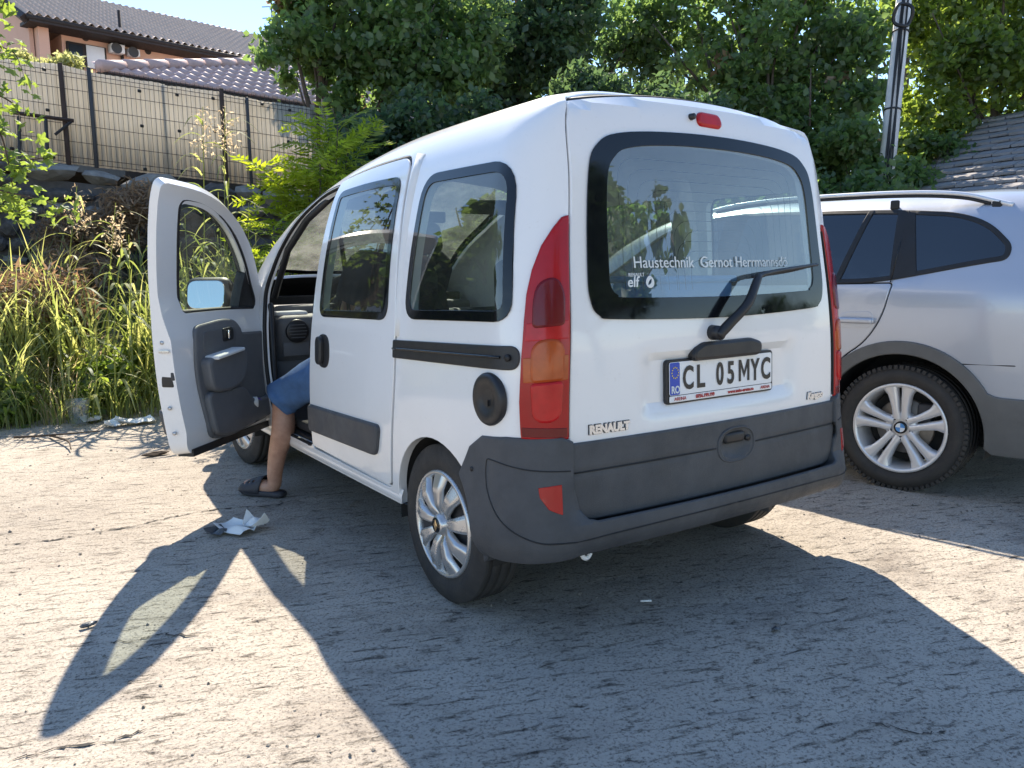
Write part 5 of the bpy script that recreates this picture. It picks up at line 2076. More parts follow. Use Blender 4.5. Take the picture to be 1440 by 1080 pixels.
def qx(px):
    """distance along the wall of an image column at fence height"""
    d = cF + (px - 720) / FPX * cR + (540 - 180) / FPX * cU
    a = np.array([[d[0], -wdir[0]], [d[1], -wdir[1]]])
    t_, s_ = np.linalg.solve(a, (WL - CAM_POS)[:2])
    return s_


edges_ = [qx(x) for x in (-90, -12, 94, 133, 233, 313, 349, 440)] + [qx(440) + 1.1, qx(440) + 2.2]
r = np.random.default_rng(8)
for k in range(len(edges_) - 1):
    q0, q1 = edges_[k] - .02, edges_[k + 1] + .02
    n = max(12, int((q1 - q0) / .012))
    V, F = [], []
    dz0, dz1 = r.uniform(-.05, .04), r.uniform(-.05, .04)
    of = -.02 - .014 * (k % 2)
    for i in range(n + 1):
        qq = q0 + (q1 - q0) * i / n
        wv = .014 * math.sin(qq * 2 * math.pi / .076)
        zt = wtop(qq) + FH + dz0 + (dz1 - dz0) * i / n + .02 * (fbm(np.array([qq * 6.0]), np.array([k * 1.0]), 2, 3)[0] - .5)
        for j, zz in enumerate((wtop(qq) + .02, wtop(qq) + FH * .5, zt)):
            V.append(wall_pt(qq, zz, of + wv + .012 * math.sin(j * 1.7 + k)))
    for i in range(n):
        for j in range(2):
            a = i * 3 + j
            F.append((a, a + 3, a + 4, a + 1))
    o = mesh("corrugated_sheet", V, F, "fence_sheet", fen)
    md = o.modifiers.new("thick", 'SOLIDIFY')
    md.thickness = .003
for px, wd2, mt in ((-70, .04, "rusty_post"), (93, .05, "rusty_post"), (132, .045, "dark_steel"), (314, .05, "rusty_post"), (349, .035, "dark_steel"), (446, .045, "rusty_post")):
    qq = qx(px)
    zt = wtop(qq) + FH + (.02 if px != 349 else -.04)
    rboxmesh("post", wall_pt(qq, (wtop(qq) + zt) / 2, .055), (wd2, .05, zt - wtop(qq)), .006, mt, fen, rot=np.stack([wdir, -wnor, np.array([0, 0, 1.])], 1), seg=1)
pe = [qx(-90), qx(93), qx(314), qx(446), qx(446) + 2.0]
for k in range(4):
    parts = []
    q0, q1 = pe[k], pe[k + 1]
    for qq in np.arange(q0, q1, .052):
        parts.append(boxvf(wall_pt(qq, wtop(qq) + .03 + FH * .5, .030), (.0042, .0042, FH)))
    for zz in (.04, .10, .28, .48, .68, .88, 1.02, 1.07):
        a, b = wall_pt(q0, wtop(q0) + zz, .034), wall_pt(q1, wtop(q1) + zz, .034)
        parts.append(tube(np.array([a, b]), .0035, 4))
    o = mesh("wire_panel", *join(parts), "wire_steel", fen, smooth=False)
    o["kind"] = "stuff"
for px, fr in ((70, .93), (70, .53), (15, .1), (72, .06), (200, .86), (252, .88), (200, .5), (252, .5), (200, .05), (252, .07), (302, .9), (302, .55), (348, .92), (348, .6), (370, .92), (404, .55), (408, .9)):
    qq = qx(px)
    rboxmesh("clip", wall_pt(qq, wtop(qq) + FH * fr, .042), (.045, .02, .035), .006, "cable_black", fen, rot=rotz(.4), seg=1)
# angle-iron frame leaning on the fence
fr_ = thing("iron_frame", wall_pt(qx(60), wtop(0)), "rusty angle iron frame leaning on the fence at the far left", "frame")
za = wtop(0) + .50
mesh("rail", *tube(np.array([wall_pt(qx(20), za + .06, .09), wall_pt(qx(106), za, .10)]), .022, 4), "rusty_post", fr_, smooth=False)
for px, px2 in ((30, 27), (67, 66)):
    mesh("leg", *tube(np.array([wall_pt(qx(px), za + .02, .09), wall_pt(qx(px2), wtop(0) + .02, .16)]), .020, 4), "dark_steel", fr_, smooth=False)
mesh("brace", *tube(np.array([wall_pt(qx(104), za, .10), wall_pt(qx(78), za - .17, .10)]), .016, 4), "dark_steel", fr_, smooth=False)

# ================================================================== houses beyond the fence
def roof_frame(E0, E1):
    e = E1 - E0
    e[2] = 0
    L = np.linalg.norm(e)
    e = e / L
    nn = np.array([-e[1], e[0], 0])
    if nn @ (E0 - CAM_POS) < 0:
        nn = -nn
    return e, nn, L


# near house with a hipped roof of tiles
E0, E1 = at(140, 97, 14.0), at(430, 150, 17.0)
E1[2] = E0[2]
e, nn, L = roof_frame(E0, E1)
h2 = thing("tiled_house", E0 + e * 4 + nn * 3 - np.array([0, 0, E0[2]]), "low house with a dull red tiled hip roof just behind the fence", "house")
LH, RUN, RISE, RA = 12.0, 4.2, 2.05, 7.0


def rf(a, s_, up=0.0):
    """a along the eave, s_ 0..1 up the slope"""
    sn = nrm(nn * RISE * -1 + np.array([0, 0, RUN]))
    return E0 + e * a + nn * (RUN * s_) + np.array([0, 0, RISE * s_]) + sn * up


P4 = [rf(0, 0), rf(LH, 0), rf(LH - RUN, 1), rf(RA, 1), E0 + nn * 2 * RUN, E0 + nn * 2 * RUN + e * LH]
roof2 = mesh("roof", [p - np.array([0, 0, .03]) for p in P4], [(0, 1, 2, 3), (0, 3, 4), (1, 5, 2), (3, 2, 5, 4)], "red_tile", h2, smooth=False)
TW, TH = .24, .40
tm = bpy.data.meshes.new("roof_tile")
V, F = [], []
cols = 8
for j, (sy, up0) in enumerate(((0, -.012), (0, .030), (TH * 1.04, .004))):
    for i in range(cols + 1):
        u = i / cols
        V.append((u * TW, sy, up0 + (.022 * math.sin(u * 2 * math.pi) if j else 0)))
for j in range(2):
    for i in range(cols):
        a = j * (cols + 1) + i
        F.append((a, a + 1, a + cols + 2, a + cols + 1))
tm.from_pydata(V, [], F)
tm.polygons.foreach_set("use_smooth", [True] * len(tm.polygons))
tm.materials.append(MATS["red_tile"])
SL = math.hypot(RUN, RISE)
sdir = nrm(nn * RUN + np.array([0, 0, RISE]))
snor = np.cross(e, sdir)
if snor[2] < 0:
    snor = -snor
Mr = Matrix(((e[0], sdir[0], snor[0], 0), (e[1], sdir[1], snor[1], 0), (e[2], sdir[2], snor[2], 0), (0, 0, 0, 1)))
cnt = 0
base_m = Matrix.Translation(-Vector(ROOT_LOC[h2.name]))
for row in range(int(SL / TH)):
    s_ = row * TH / SL
    a = RA * s_
    a = math.ceil(a / TW) * TW
    while a < min(LH - RUN * s_, 8.2) and cnt < 300:
        o = bpy.data.objects.new("tile", tm)
        COL.objects.link(o)
        o.parent = roof2
        o.matrix_parent_inverse = Matrix.Identity(4)
        p = rf(a, s_)
        o.matrix_local = Matrix.Translation(Vector(p)) @ Mr
        cnt += 1
        a += TW
# hip capping, fascia, walls
hip = [rf(RA * t_, t_, .05) for t_ in np.linspace(0, 1, 14)]
for k in range(13):
    a, b = hip[k], hip[k + 1] + (hip[k + 1] - hip[k]) * .15
    mesh("hip_tile", *tube(np.array([a, b]), [.11, .085], 8), "red_tile", roof2)
mesh("fascia", *boxvf(E0 + e * LH / 2 + nn * .05 - np.array([0, 0, .16]), (LH, .06, .24), np.stack([e, nn, np.array([0, 0, 1.])], 1)), "dark_fascia", h2, smooth=False)
mesh("fascia", *boxvf(E0 + nn * RUN + e * .05 - np.array([0, 0, .16]), (.06, 2 * RUN, .24), np.stack([e, nn, np.array([0, 0, 1.])], 1)), "dark_fascia", h2, smooth=False)
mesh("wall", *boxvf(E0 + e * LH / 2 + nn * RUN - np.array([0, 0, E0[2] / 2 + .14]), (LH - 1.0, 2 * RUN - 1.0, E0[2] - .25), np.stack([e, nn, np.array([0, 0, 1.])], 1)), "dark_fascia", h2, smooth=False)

# far two-storey house
E0b, E1b = at(52, 24, 24.0), at(300, 73, 28.0)
E1b[2] = E0b[2]
e1, n1, L1 = roof_frame(E0b, E1b)
h1 = thing("apartment_house", E0b + e1 * 5 + n1 * 4 - np.array([0, 0, E0b[2]]), "tall peach rendered house with a long brown tiled roof behind the fence", "house")
LH1, RUN1, RISE1 = 18.0, 5.5, 2.55
na, ns = 18 * 4 * 6, 17
V, F = [], []
for j in range(ns * 2):
    row = j // 2
    s_ = (row + (j % 2) * .999) / ns
    for i in range(na + 1):
        a = -.3 + (LH1 + .3) * i / na
        up = .045 * math.sin(a / .25 * 2 * math.pi) + (.09 if j % 2 == 0 else .0)
        V.append(E0b + e1 * a + n1 * (RUN1 * s_) + np.array([0, 0, RISE1 * s_ + up]))
for j in range(ns * 2 - 1):
    for i in range(na):
        a = j * (na + 1) + i
        F.append((a, a + 1, a + na + 2, a + na + 1))
rf1 = mesh("roof", V, F, "brown_tile", h1)
V = [E0b + e1 * -.3 + n1 * RUN1 + np.array([0, 0, RISE1]), E0b + e1 * LH1 + n1 * RUN1 + np.array([0, 0, RISE1]), E0b + e1 * LH1 + n1 * 2 * RUN1, E0b - e1 * .3 + n1 * 2 * RUN1]
mesh("roof_slope", V, [(0, 1, 2, 3)], "brown_tile", rf1, smooth=False)
Z1 = np.array([0, 0, 1.])
R1 = np.stack([e1, n1, Z1], 1)
mesh("gutter", *tube(np.array([E0b - e1 * .3 - n1 * .06 - Z1 * .05, E0b + e1 * LH1 - n1 * .06 - Z1 * .05]), .08, 8), "dark_fascia", h1)
mesh("soffit", *boxvf(E0b + e1 * LH1 / 2 + n1 * .35 - Z1 * .12, (LH1 + .5, .9, .10), R1), "dark_fascia", h1, smooth=False)
bw = mesh("wall", *boxvf(E0b + e1 * (LH1 / 2 + .5) + n1 * (RUN1 + .1) - Z1 * (E0b[2] / 2 + .16), (LH1 - .8, 2 * RUN1 - 1.4, E0b[2]), R1), "peach_render", h1, smooth=False)
gz = E0b - e1 * .05 + Z1 * -.17
V = [gz + n1 * .7, gz + n1 * (2 * RUN1 - .7), gz + n1 * RUN1 + Z1 * 2.9, gz + n1 * .7 - Z1 * 3, gz + n1 * (2 * RUN1 - .7) - Z1 * 3]
V2 = [v + e1 * .12 for v in V]
mesh("gable_wall", V + V2, [(0, 2, 1), (0, 1, 4, 3), (5, 6, 7), (5, 8, 9, 6), (0, 3, 8, 5)], "peach_render", h1, smooth=False)
mesh("barge_board", *tube(np.array([E0b - e1 * .34 - Z1 * .1, E0b - e1 * .34 + n1 * RUN1 + Z1 * (RISE1 - .1)]), .14, 4), "dark_fascia", h1, smooth=False)
mesh("corner_pilaster", *boxvf(E0b + e1 * .25 + n1 * .55 - Z1 * 2.2, (.30, .4, 4.2), R1), "peach_render", h1, smooth=False)


def on_wall(px, py, off=.0):
    """point of the far house's front wall seen at a pixel"""
    p0 = E0b + n1 * (.80 - off)
    d = cF + (px - 720) / FPX * cR + (540 - py) / FPX * cU
    return CAM_POS + d * (((p0 - CAM_POS) @ n1) / (d @ n1))


def wbox(name, px0, py0, px1, py1, th, mat, parent, off=.05, bev=.01):
    a, b = on_wall(px0, py0), on_wall(px1, py1)
    c = (a + b) / 2
    wdt, hgt = abs((b - a) @ e1), abs(b[2] - a[2])
    return rboxmesh(name, c - n1 * off, (wdt, th, hgt), bev, mat, parent, rot=R1, seg=1)


wn = wbox("window", 92, 58, 150, 100, .10, "dark_fascia", h1)
wbox("pane", 95, 62, 117, 100, .04, "window_dark", wn, .10, .004)
wbox("pane", 119, 64, 147, 100, .04, "white_pvc", wn, .11, .004)
for k, (a_, b_, c_, d_) in enumerate(((150, 63, 170, 79), (175, 70, 191, 83))):
    ac = wbox("air_conditioner", a_, b_, c_, d_, .34, "white_pvc", None, .22, .02)
    tag(ac, ("white air conditioner beside the far house's window, left one of two" if k == 0 else "smaller white air conditioner right of another on the far house"), "air conditioner", "air conditioners on the peach house")
    m_ = on_wall((a_ * .62 + c_ * .38), (b_ + d_) / 2)
    V, F = lathe([(.0, 0), (.16, 0), (.17, .02)], 20)
    V = [m_ - n1 * .405 + e1 * y_ + Z1 * z_ for x_, y_, z_ in V]
    mesh("fan_grille", V, F, "dark_steel", ac)
for px, py in ((120, 53), (208, 72)):
    m_ = on_wall(px, py)
    mesh("wall_vent", [m_ - n1 * .02 + e1 * .11 * math.cos(a) + Z1 * .11 * math.sin(a) for a in np.linspace(0, 2 * math.pi, 16, endpoint=False)] + [m_ + e1 * .11 * math.cos(a) + Z1 * .11 * math.sin(a) for a in np.linspace(0, 2 * math.pi, 16, endpoint=False)],
         [tuple(range(16))] + [(k, (k + 1) % 16, 16 + (k + 1) % 16, 16 + k) for k in range(16)], "dark_fascia", h1, smooth=False)
dp = on_wall(169, 60)
mesh("downpipe", *tube(np.array([dp - n1 * .08 + Z1 * 1.0, dp - n1 * .08 - Z1 * 4]), .05, 8), "dark_fascia", h1)
# antenna mast on the ridge
am = E0b + e1 * 11.0 + n1 * RUN1 + Z1 * RISE1
am = at(384, 55, 34)
an = thing("antenna", am, "thin steel antenna mast above the far roof's ridge", "antenna")
mesh("mast", *tube(np.array([am - Z1 * 1.5, am + Z1 * 2.2]), .03, 6), "dark_steel", an)
for k in range(4):
    mesh("rod", *tube(np.array([am + Z1 * (.3 + .45 * k) - e1 * .45, am + Z1 * (.55 + .45 * k) + e1 * .55]), .02, 5), "dark_steel", an)

# low tiled outbuilding on the right
B0, B1 = at(1215, 302, 10.6), at(1500, 302, 8.6)
B1[2] = B0[2] = 1.90
e3, n3, L3 = roof_frame(B0, B1)
h3 = thing("outbuilding", B0 + e3 * 1.5 + n3 * 2 - np.array([0, 0, 1.98]), "low outbuilding with an old grey tiled roof behind the silver vehicle", "house")
RUN3, RISE3, LL3 = 2.6, 1.35, 4.6
sd3 = nrm(n3 * RUN3 + Z1 * RISE3)
sn3 = np.cross(e3, sd3)
if sn3[2] < 0:
    sn3 = -sn3
ro3 = mesh("roof", [B0 - sn3 * .03, B0 + e3 * LL3 - sn3 * .03, B0 + e3 * LL3 + n3 * RUN3 + Z1 * RISE3 - sn3 * .03, B0 + n3 * RUN3 + Z1 * RISE3 - sn3 * .03,
                    B0 + e3 * LL3 + n3 * 2 * RUN3 - sn3 * .03, B0 + n3 * 2 * RUN3 - sn3 * .03], [(0, 1, 2, 3), (3, 2, 4, 5)], "dark_fascia", h3, smooth=False)
mesh("wall", *boxvf(B0 + e3 * LL3 / 2 + n3 * RUN3 - Z1 * (1.0), (LL3 - .3, 2 * RUN3 - .4, 1.9), np.stack([e3, n3, Z1], 1)), "concrete", h3, smooth=False)
r = np.random.default_rng(17)
tmeshes = []
for k in range(4):
    tw, tl, tt = .226, .33, .032
    V = [np.array(v) for v in ((0, 0, 0), (tw, 0, 0), (tw, tl, 0), (0, tl, 0), (0, 0, tt), (tw, 0, tt), (tw, tl, tt * .4), (0, tl, tt * .4))]
    V = [v + np.array([r.uniform(-.006, .006), r.uniform(-.012, .012) if v[1] == 0 else 0, r.uniform(-.003, .004)]) for v in V]
    mm = bpy.data.meshes.new("old_tile")
    mm.from_pydata([tuple(v) for v in V], [], [(0, 3, 2, 1), (4, 5, 6, 7), (0, 1, 5, 4), (1, 2, 6, 5), (2, 3, 7, 6), (3, 0, 4, 7)])
    mm.materials.append(MATS["grey_tile"])
    tmeshes.append(mm)
for row in range(13):
    off = (row % 2) * .12
    for c_ in range(int(LL3 / .243)):
        a = c_ * .243 + off
        if a > LL3 - .2:
            continue
        o = bpy.data.objects.new("tile", tmeshes[r.integers(4)])
        COL.objects.link(o)
        o.parent = ro3
        ang = r.normal(0, .025)
        xd = e3 * math.cos(ang) + sd3 * math.sin(ang)
        yd = np.cross(sn3, xd)
        up = .045
        tilt = nrm(yd - sn3 * .12)
        nz3 = np.cross(xd, tilt)
        p = B0 + e3 * a + sd3 * (row * .235 + r.normal(0, .006)) + sn3 * (up + r.uniform(0, .008))
        o.matrix_local = Matrix(((xd[0], tilt[0], nz3[0], p[0]), (xd[1], tilt[1], nz3[1], p[1]), (xd[2], tilt[2], nz3[2], p[2]), (0, 0, 0, 1)))

# ================================================================== utility pole
pb_, pt_ = at(1243, 276, 9.9), at(1271, 0, 9.9)
pd = nrm(pt_ - pb_)
p0 = pb_ - pd * (pb_[2] / pd[2])
ptop = p0 + pd * (7.4 / pd[2])
pole = thing("utility_pole", p0, "leaning pale concrete utility pole with black cables among the trees", "pole")
mesh("shaft", *tube(np.array([p0 - pd * .1, ptop]), [.108, .078], 12), "concrete_pole", pole)
side_ = nrm(np.cross(pd, cF))
fr3 = -nrm(np.cross(side_, pd))
if fr3 @ cF > 0:
    fr3 = -fr3
for k in range(4):
    pts = []
    for t_ in np.linspace(0, 1, 12):
        q = p0 + (ptop - p0) * t_
        pts.append(q + fr3 * (.114 - .03 * t_) + side_ * (.04 * math.sin(t_ * (5 + k) + k * 1.3) + .03))
    mesh("cable", *tube(np.array(crom(pts, 4)), .012, 5), "cable_black", pole)
cc = at(1270, 21, 9.7)
pts = [cc + side_ * .11 * math.cos(a) + pd * .15 * math.sin(a) + fr3 * .03 * math.sin(3 * a) for a in np.linspace(0, 2 * math.pi, 24, endpoint=False)]
mesh("cable_coil", *tube(np.array(pts), .022, 6, True), "cable_black", pole)
for t_ in (.28, .42, .55, .72):
    q = p0 + (ptop - p0) * t_
    rad = .108 - .030 * t_ + .003
    pts = [q + rad * (math.cos(a) * side_ + math.sin(a) * fr3) for a in np.linspace(0, 2 * math.pi, 14, endpoint=False)]
    mesh("strap", *tube(np.array(pts), .012, 5, True), "dark_steel", pole)

# ================================================================== vegetation
def leafcloud(cent, rad, n, size, rng, flat=1.0, twigs=None, up=.35, aspect=1.5, fold=.25):
    """n small folded leaves spread through ellipsoid clumps; returns verts, tris (two per leaf)"""
    cent, rad = np.asarray(cent, float), np.asarray(rad, float)
    wgt = rad ** 2.4
    k = rng.choice(len(cent), n, p=wgt / wgt.sum())
    # twig tips gather the leaves in sprays
    nt_ = twigs or max(40, n // 26)
    tk = rng.choice(len(cent), nt_, p=wgt / wgt.sum())
    d = nrm(rng.normal(size=(nt_, 3)))
    rr = rng.random(nt_) ** .42
    tip_ = cent[tk] + d * (rad[tk] * rr)[:, None] * np.array([1, 1, flat])
    ti = rng.integers(0, nt_, n)
    spr = rad[tk[ti]] * .115 + .05
    P = tip_[ti] + rng.normal(size=(n, 3)) * spr[:, None] * np.array([1, 1, .75])
    nn_ = nrm(rng.normal(size=(n, 3)) + np.array([0, 0, up]) + d[ti] * .35)
    a = nrm(np.cross(nn_, rng.normal(size=(n, 3))))
    b = np.cross(nn_, a)
    s_ = size * rng.uniform(.6, 1.35, n)[:, None]
    lng, wid = a * s_ * aspect * .5, b * s_ * .5
    V = np.stack([P - lng, P + wid + nn_ * s_ * fold * .5, P + lng, P - wid + nn_ * s_ * fold * .5], 1).reshape(-1, 3)
    i4 = np.arange(n) * 4
    T = np.stack([np.stack([i4, i4 + 1, i4 + 2], 1), np.stack([i4, i4 + 2, i4 + 3], 1)], 1).reshape(-1, 3)
    return V, T, tip_


def fastmesh(name, V, T, mat, parent=None):
    me = bpy.data.meshes.new(name)
    V = np.ascontiguousarray(V, dtype=np.float32)
    T = np.ascontiguousarray(T, dtype=np.int32)
    k = T.shape[1]
    me.vertices.add(len(V))
    me.vertices.foreach_set("co", V.ravel())
    me.loops.add(T.size)
    me.loops.foreach_set("vertex_index", T.ravel())
    me.polygons.add(len(T))
    me.polygons.foreach_set("loop_start", np.arange(len(T), dtype=np.int32) * k)
    me.polygons.foreach_set("loop_total", np.full(len(T), k, dtype=np.int32))
    me.update(calc_edges=True)
    return fin(name, me, mat, parent)


TSEED = [100]


def tree(name, label, base, clumps, n, size, mat, cat="tree", trunk=.14, group=None, flat=1.0, limbs=True, aspect=1.5, dead=0):
    TSEED[0] += 1
    rng = np.random.default_rng(TSEED[0])
    base = np.array([base[0], base[1], ground_z(np.array([base[0]]), np.array([base[1]]), False)[0]])
    t = thing(name, base, label, cat, group)
    C = np.array([c[:3] for c in clumps], float)
    R = np.array([c[3] for c in clumps], float)
    # break every clump into smaller lobes so that the outline is uneven
    cc_, rr_ = [], []
    for c, rd_ in zip(C, R):
        for _ in range(9):
            d = nrm(rng.normal(size=3))
            cc_.append(c + d * rd_ * rng.uniform(.35, .85) * np.array([1, 1, flat]))
            rr_.append(rd_ * rng.uniform(.28, .5))
    V, T, tips = leafcloud(cc_, rr_, n, size, rng, flat, aspect=aspect)
    fastmesh("crown", V, T, mat, t)
    if dead:
        V, T, _ = leafcloud(np.array(cc_)[rng.choice(len(cc_), 4)], [.16] * 4, dead, size, rng)
        fastmesh("dead_leaves", V, T, "leaf_dead", t)
    if trunk:
        cen = C.mean(0)
        hub = base + (cen - base) * .45
        parts = [tube(np.array(crom([base - Z1 * .1, base + (hub - base) * .5 + rng.normal(0, .05, 3), hub], 5)), np.linspace(trunk, trunk * .7, 11), 9)]
        if limbs:
            for c, rd_ in zip(C, R):
                mid = hub + (c - hub) * .5 + rng.normal(0, .12, 3)
                parts.append(tube(np.array(crom([hub, mid, c], 4)), np.linspace(trunk * .55, trunk * .12, 9), 6))
                for _ in range(3):
                    d = c + nrm(rng.normal(size=3)) * rd_ * .75
                    parts.append(tube(np.array([mid, (mid + d) / 2 + rng.normal(0, .06, 3), d]), [trunk * .22, trunk * .13, trunk * .05], 5))
        mesh("trunk", *join(parts), "bark", t)
    return t


def cl(*items):
    return [(*at(px, py, d), r_) for px, py, d, r_ in items]


def gp(px, d):
    p = at(px, 600, d)
    return p[0], p[1]


tree("broadleaf_tree", "leafy green tree whose branches hang over the dull red tiled roof", gp(520, 11.4), cl((470, 30, 10.9, .95), (560, 70, 11, 1.05), (415, 70, 10.6, .50), (500, 130, 11, .75), (610, 20, 11.2, 1.0), (640, 110, 11.3, .95), (530, -60, 11, 1.1), (430, -20, 10.8, .70)),
     26000, .076, "leaf_mid", dead=220)
tree("broadleaf_tree", "dark dense tree standing straight behind the white van's roof", gp(740, 12.6), cl((700, 40, 12.3, 1.25), (790, 0, 12.4, 1.2), (740, 120, 12.4, 1.2), (860, 60, 12.5, 1.2), (670, 150, 12.2, .9), (640, -30, 12.4, 1.1)),
     17000, .078, "leaf_dark", dead=200)
tree("conifer_shrub", "feathery evergreen shrub just above the white van's rear roof edge", gp(850, 9.6), cl((800, 135, 10.2, .42), (850, 165, 10.1, .6), (920, 178, 10.1, .55), (780, 185, 10.2, .45), (980, 195, 10.2, .55), (830, 235, 10.2, .7), (950, 255, 10.2, .7)),
     34000, .042, "leaf_dark", cat="shrub", trunk=.07, aspect=2.6)
tree("broadleaf_tree", "broad green tree left of the leaning utility pole", gp(1070, 11.6), cl((980, 30, 11.6, 1.1), (1080, 80, 11.2, 1.05), (1170, 20, 11.4, 1.0), (1010, 130, 11.3, .9), (1130, 160, 11.0, .95), (1060, -60, 11.6, 1.1), (1200, 120, 11.3, .8), (1090, 230, 11.0, .8)),
     23000, .078, "leaf_mid", dead=220)
tree("broadleaf_tree", "sunlit green tree right of the leaning utility pole", gp(1370, 11.8), cl((1330, 30, 11.8, 1.05), (1420, 70, 11.6, 1.05), (1350, 140, 11.5, .95), (1470, 150, 11.6, 1.0), (1400, -60, 11.8, 1.1), (1490, 20, 11.9, 1.0), (1300, 190, 11.4, .7), (1540, 90, 11.9, 1.0)),
     25000, .076, "leaf_light")
# row behind
tree("tall_tree", "tall dark tree in the back row between the two left crowns", gp(600, 17.5), cl((520, 80, 17, 1.6), (620, 10, 17.5, 1.9), (690, 100, 17.5, 1.8), (560, 190, 17, 1.6), (700, 220, 17.2, 1.7)), 4200, .12, "leaf_mid", trunk=.2)
tree("tall_tree", "tall dark tree in the back row behind the van's rear window", gp(930, 17.5), cl((840, 40, 17.5, 1.9), (950, 0, 17.5, 1.9), (1030, 90, 17.5, 1.8), (900, 160, 17.2, 1.8), (1050, 210, 17, 1.7)), 4200, .12, "leaf_mid", trunk=.2)
tree("tall_tree", "tall tree in the back row behind the leaning utility pole", gp(1260, 17.5), cl((1170, 60, 17.5, 1.9), (1280, 20, 17.5, 1.9), (1240, 140, 17, 1.8), (1380, 110, 17.5, 1.9), (1180, 200, 17, 1.7), (1480, 60, 17.5, 2.0)), 4500, .12, "leaf_mid", trunk=.2)
# understorey
tree("dark_shrub", "dark shrub under the trees left of the van's roof", gp(540, 9.6), cl((520, 200, 9.4, .55), (580, 190, 9.6, .6), (600, 250, 9.5, .7), (510, 270, 9.2, .6), (660, 190, 9.8, .65), (690, 260, 9.6, .8)), 26000, .06, "leaf_dark", cat="shrub", trunk=.06)
tree("dark_shrub", "dark shrub at the foot of the leaning utility pole", gp(1210, 10.2), cl((1190, 230, 10.4, .6), (1200, 290, 10.2, .6), (1290, 270, 10.6, .55), (1150, 320, 10.0, .8), (1320, 225, 11.0, .5), (1260, 330, 10.2, .7)), 30000, .065, "leaf_mid", cat="shrub", trunk=.06)
tree("hedge_bush", "green bush seen through the van's windows", gp(850, 8.2), cl((700, 330, 8.4, .8), (800, 330, 8.2, .85), (900, 320, 8.2, .85), (1000, 330, 8.2, .85), (1090, 340, 8.0, .8), (760, 400, 8.0, .8), (950, 400, 7.8, .8), (620, 350, 8.4, .7)), 40000, .06, "leaf_mid", cat="shrub", trunk=.06)
# trees outside the frame that the glass and paint reflect
def offtree(name, label, x, y, h, w_, n, mat="leaf_mid"):
    rng = np.random.default_rng(int(abs(x * 13 + y * 7)) + 3)
    cls_ = [(x + rng.uniform(-.5, .5) * w_, y + rng.uniform(-.5, .5) * w_, h * rng.uniform(.45, .9), w_ * rng.uniform(.28, .42)) for _ in range(7)]
    tree(name, label, (x, y), cls_, n, .15, mat, trunk=.16)


offtree("garden_tree", "garden tree left of the photograph's frame by the retaining wall", -5.6, 7.4, 3.6, 3.0, 16000)
offtree("garden_tree", "garden tree far left beyond the frame behind the terrace", -10.5, 12.5, 6.0, 4.5, 16000)
offtree("roadside_tree", "roadside tree behind the photographer to the right", 5.5, -9.5, 5.5, 4.5, 14000, "leaf_dark")
offtree("roadside_tree", "low roadside tree behind the photographer at the far right", 15.0, -9.5, 2.2, 3.0, 9000, "leaf_dark")
offtree("roadside_tree", "roadside tree directly behind the photographer", -3.5, -12.5, 5.5, 4.8, 14000, "leaf_mid")

# ---- bright pinnate shrub between fence and van: every frond its own piece
fr_meshes = []
for k in range(4):
    rng = np.random.default_rng(60 + k)
    V, F = [], []
    st = crom([(0, 0, 0), (.16, .01, .05), (.32, .0, .045), (.46, 0, -.01)], 5)
    tv, tf = tube(np.array(st), np.linspace(.004, .0015, len(st)), 4)
    V += list(tv)
    F += list(tf)
    np_ = 11
    for i in range(np_):
        t_ = .12 + .86 * i / (np_ - 1)
        c = np.array(st[int(t_ * (len(st) - 1))])
        L_ = np.interp(t_, [.1, .5, 1], [.075, .11, .06]) * rng.uniform(.85, 1.1)
        for sd in (-1, 1):
            dr = nrm(np.array([.55, sd * 1.0, rng.uniform(-.35, .05)]))
            nx_ = nrm(np.cross(dr, np.array([0, 0, 1.])))
            b = len(V)
            V += [c, c + dr * L_ * .4 + nx_ * L_ * .15 - Z1 * .004, c + dr * L_, c + dr * L_ * .4 - nx_ * L_ * .15 - Z1 * .004, c + dr * L_ * .45 + Z1 * .004]
            F += [(b, b + 1, b + 4), (b + 1, b + 2, b + 4), (b + 2, b + 3, b + 4), (b + 3, b, b + 4)]
    mm = bpy.data.meshes.new("frond")
    mm.from_pydata([tuple(v) for v in V], [], F)
    mm.materials.append(MATS["leaf_yellow"])
    fr_meshes.append(mm)


def frond_shrub(name, label, base, heads, nf, seed, scale=1.0):
    rng = np.random.default_rng(seed)
    bz = ground_z(np.array([base[0]]), np.array([base[1]]), False)[0]
    base = np.array([base[0], base[1], bz])
    t = thing(name, base, label, "shrub")
    for h_ in heads:
        mesh("stem", *tube(np.array(crom([base, base + (np.array(h_) - base) * .5 + rng.normal(0, .05, 3), h_], 5)), np.linspace(.016, .005, 11), 6), "bark", t)
    inv = Matrix.Translation(-Vector(ROOT_LOC[t.name]))
    for i in range(nf):
        h_ = np.array(heads[i % len(heads)])
        fr = rng.random() ** 1.5
        p = h_ - (h_ - base) * fr * .55 + rng.normal(0, .03, 3)
        az = rng.uniform(0, 2 * math.pi)
        el = rng.uniform(-.15, .9) * (1 - fr * .6)
        o = bpy.data.objects.new("frond", fr_meshes[i % 4])
        COL.objects.link(o)
        o.parent = t
        o.matrix_parent_inverse = inv
        s_ = scale * rng.uniform(.7, 1.2)
        o.matrix_basis = Matrix.Translation(Vector(p)) @ Matrix.Rotation(az, 4, 'Z') @ Matrix.Rotation(-el, 4, 'Y') @ Matrix.Rotation(rng.uniform(-.5, .5), 4, 'X') @ Matrix.Scale(s_, 4)
    return t


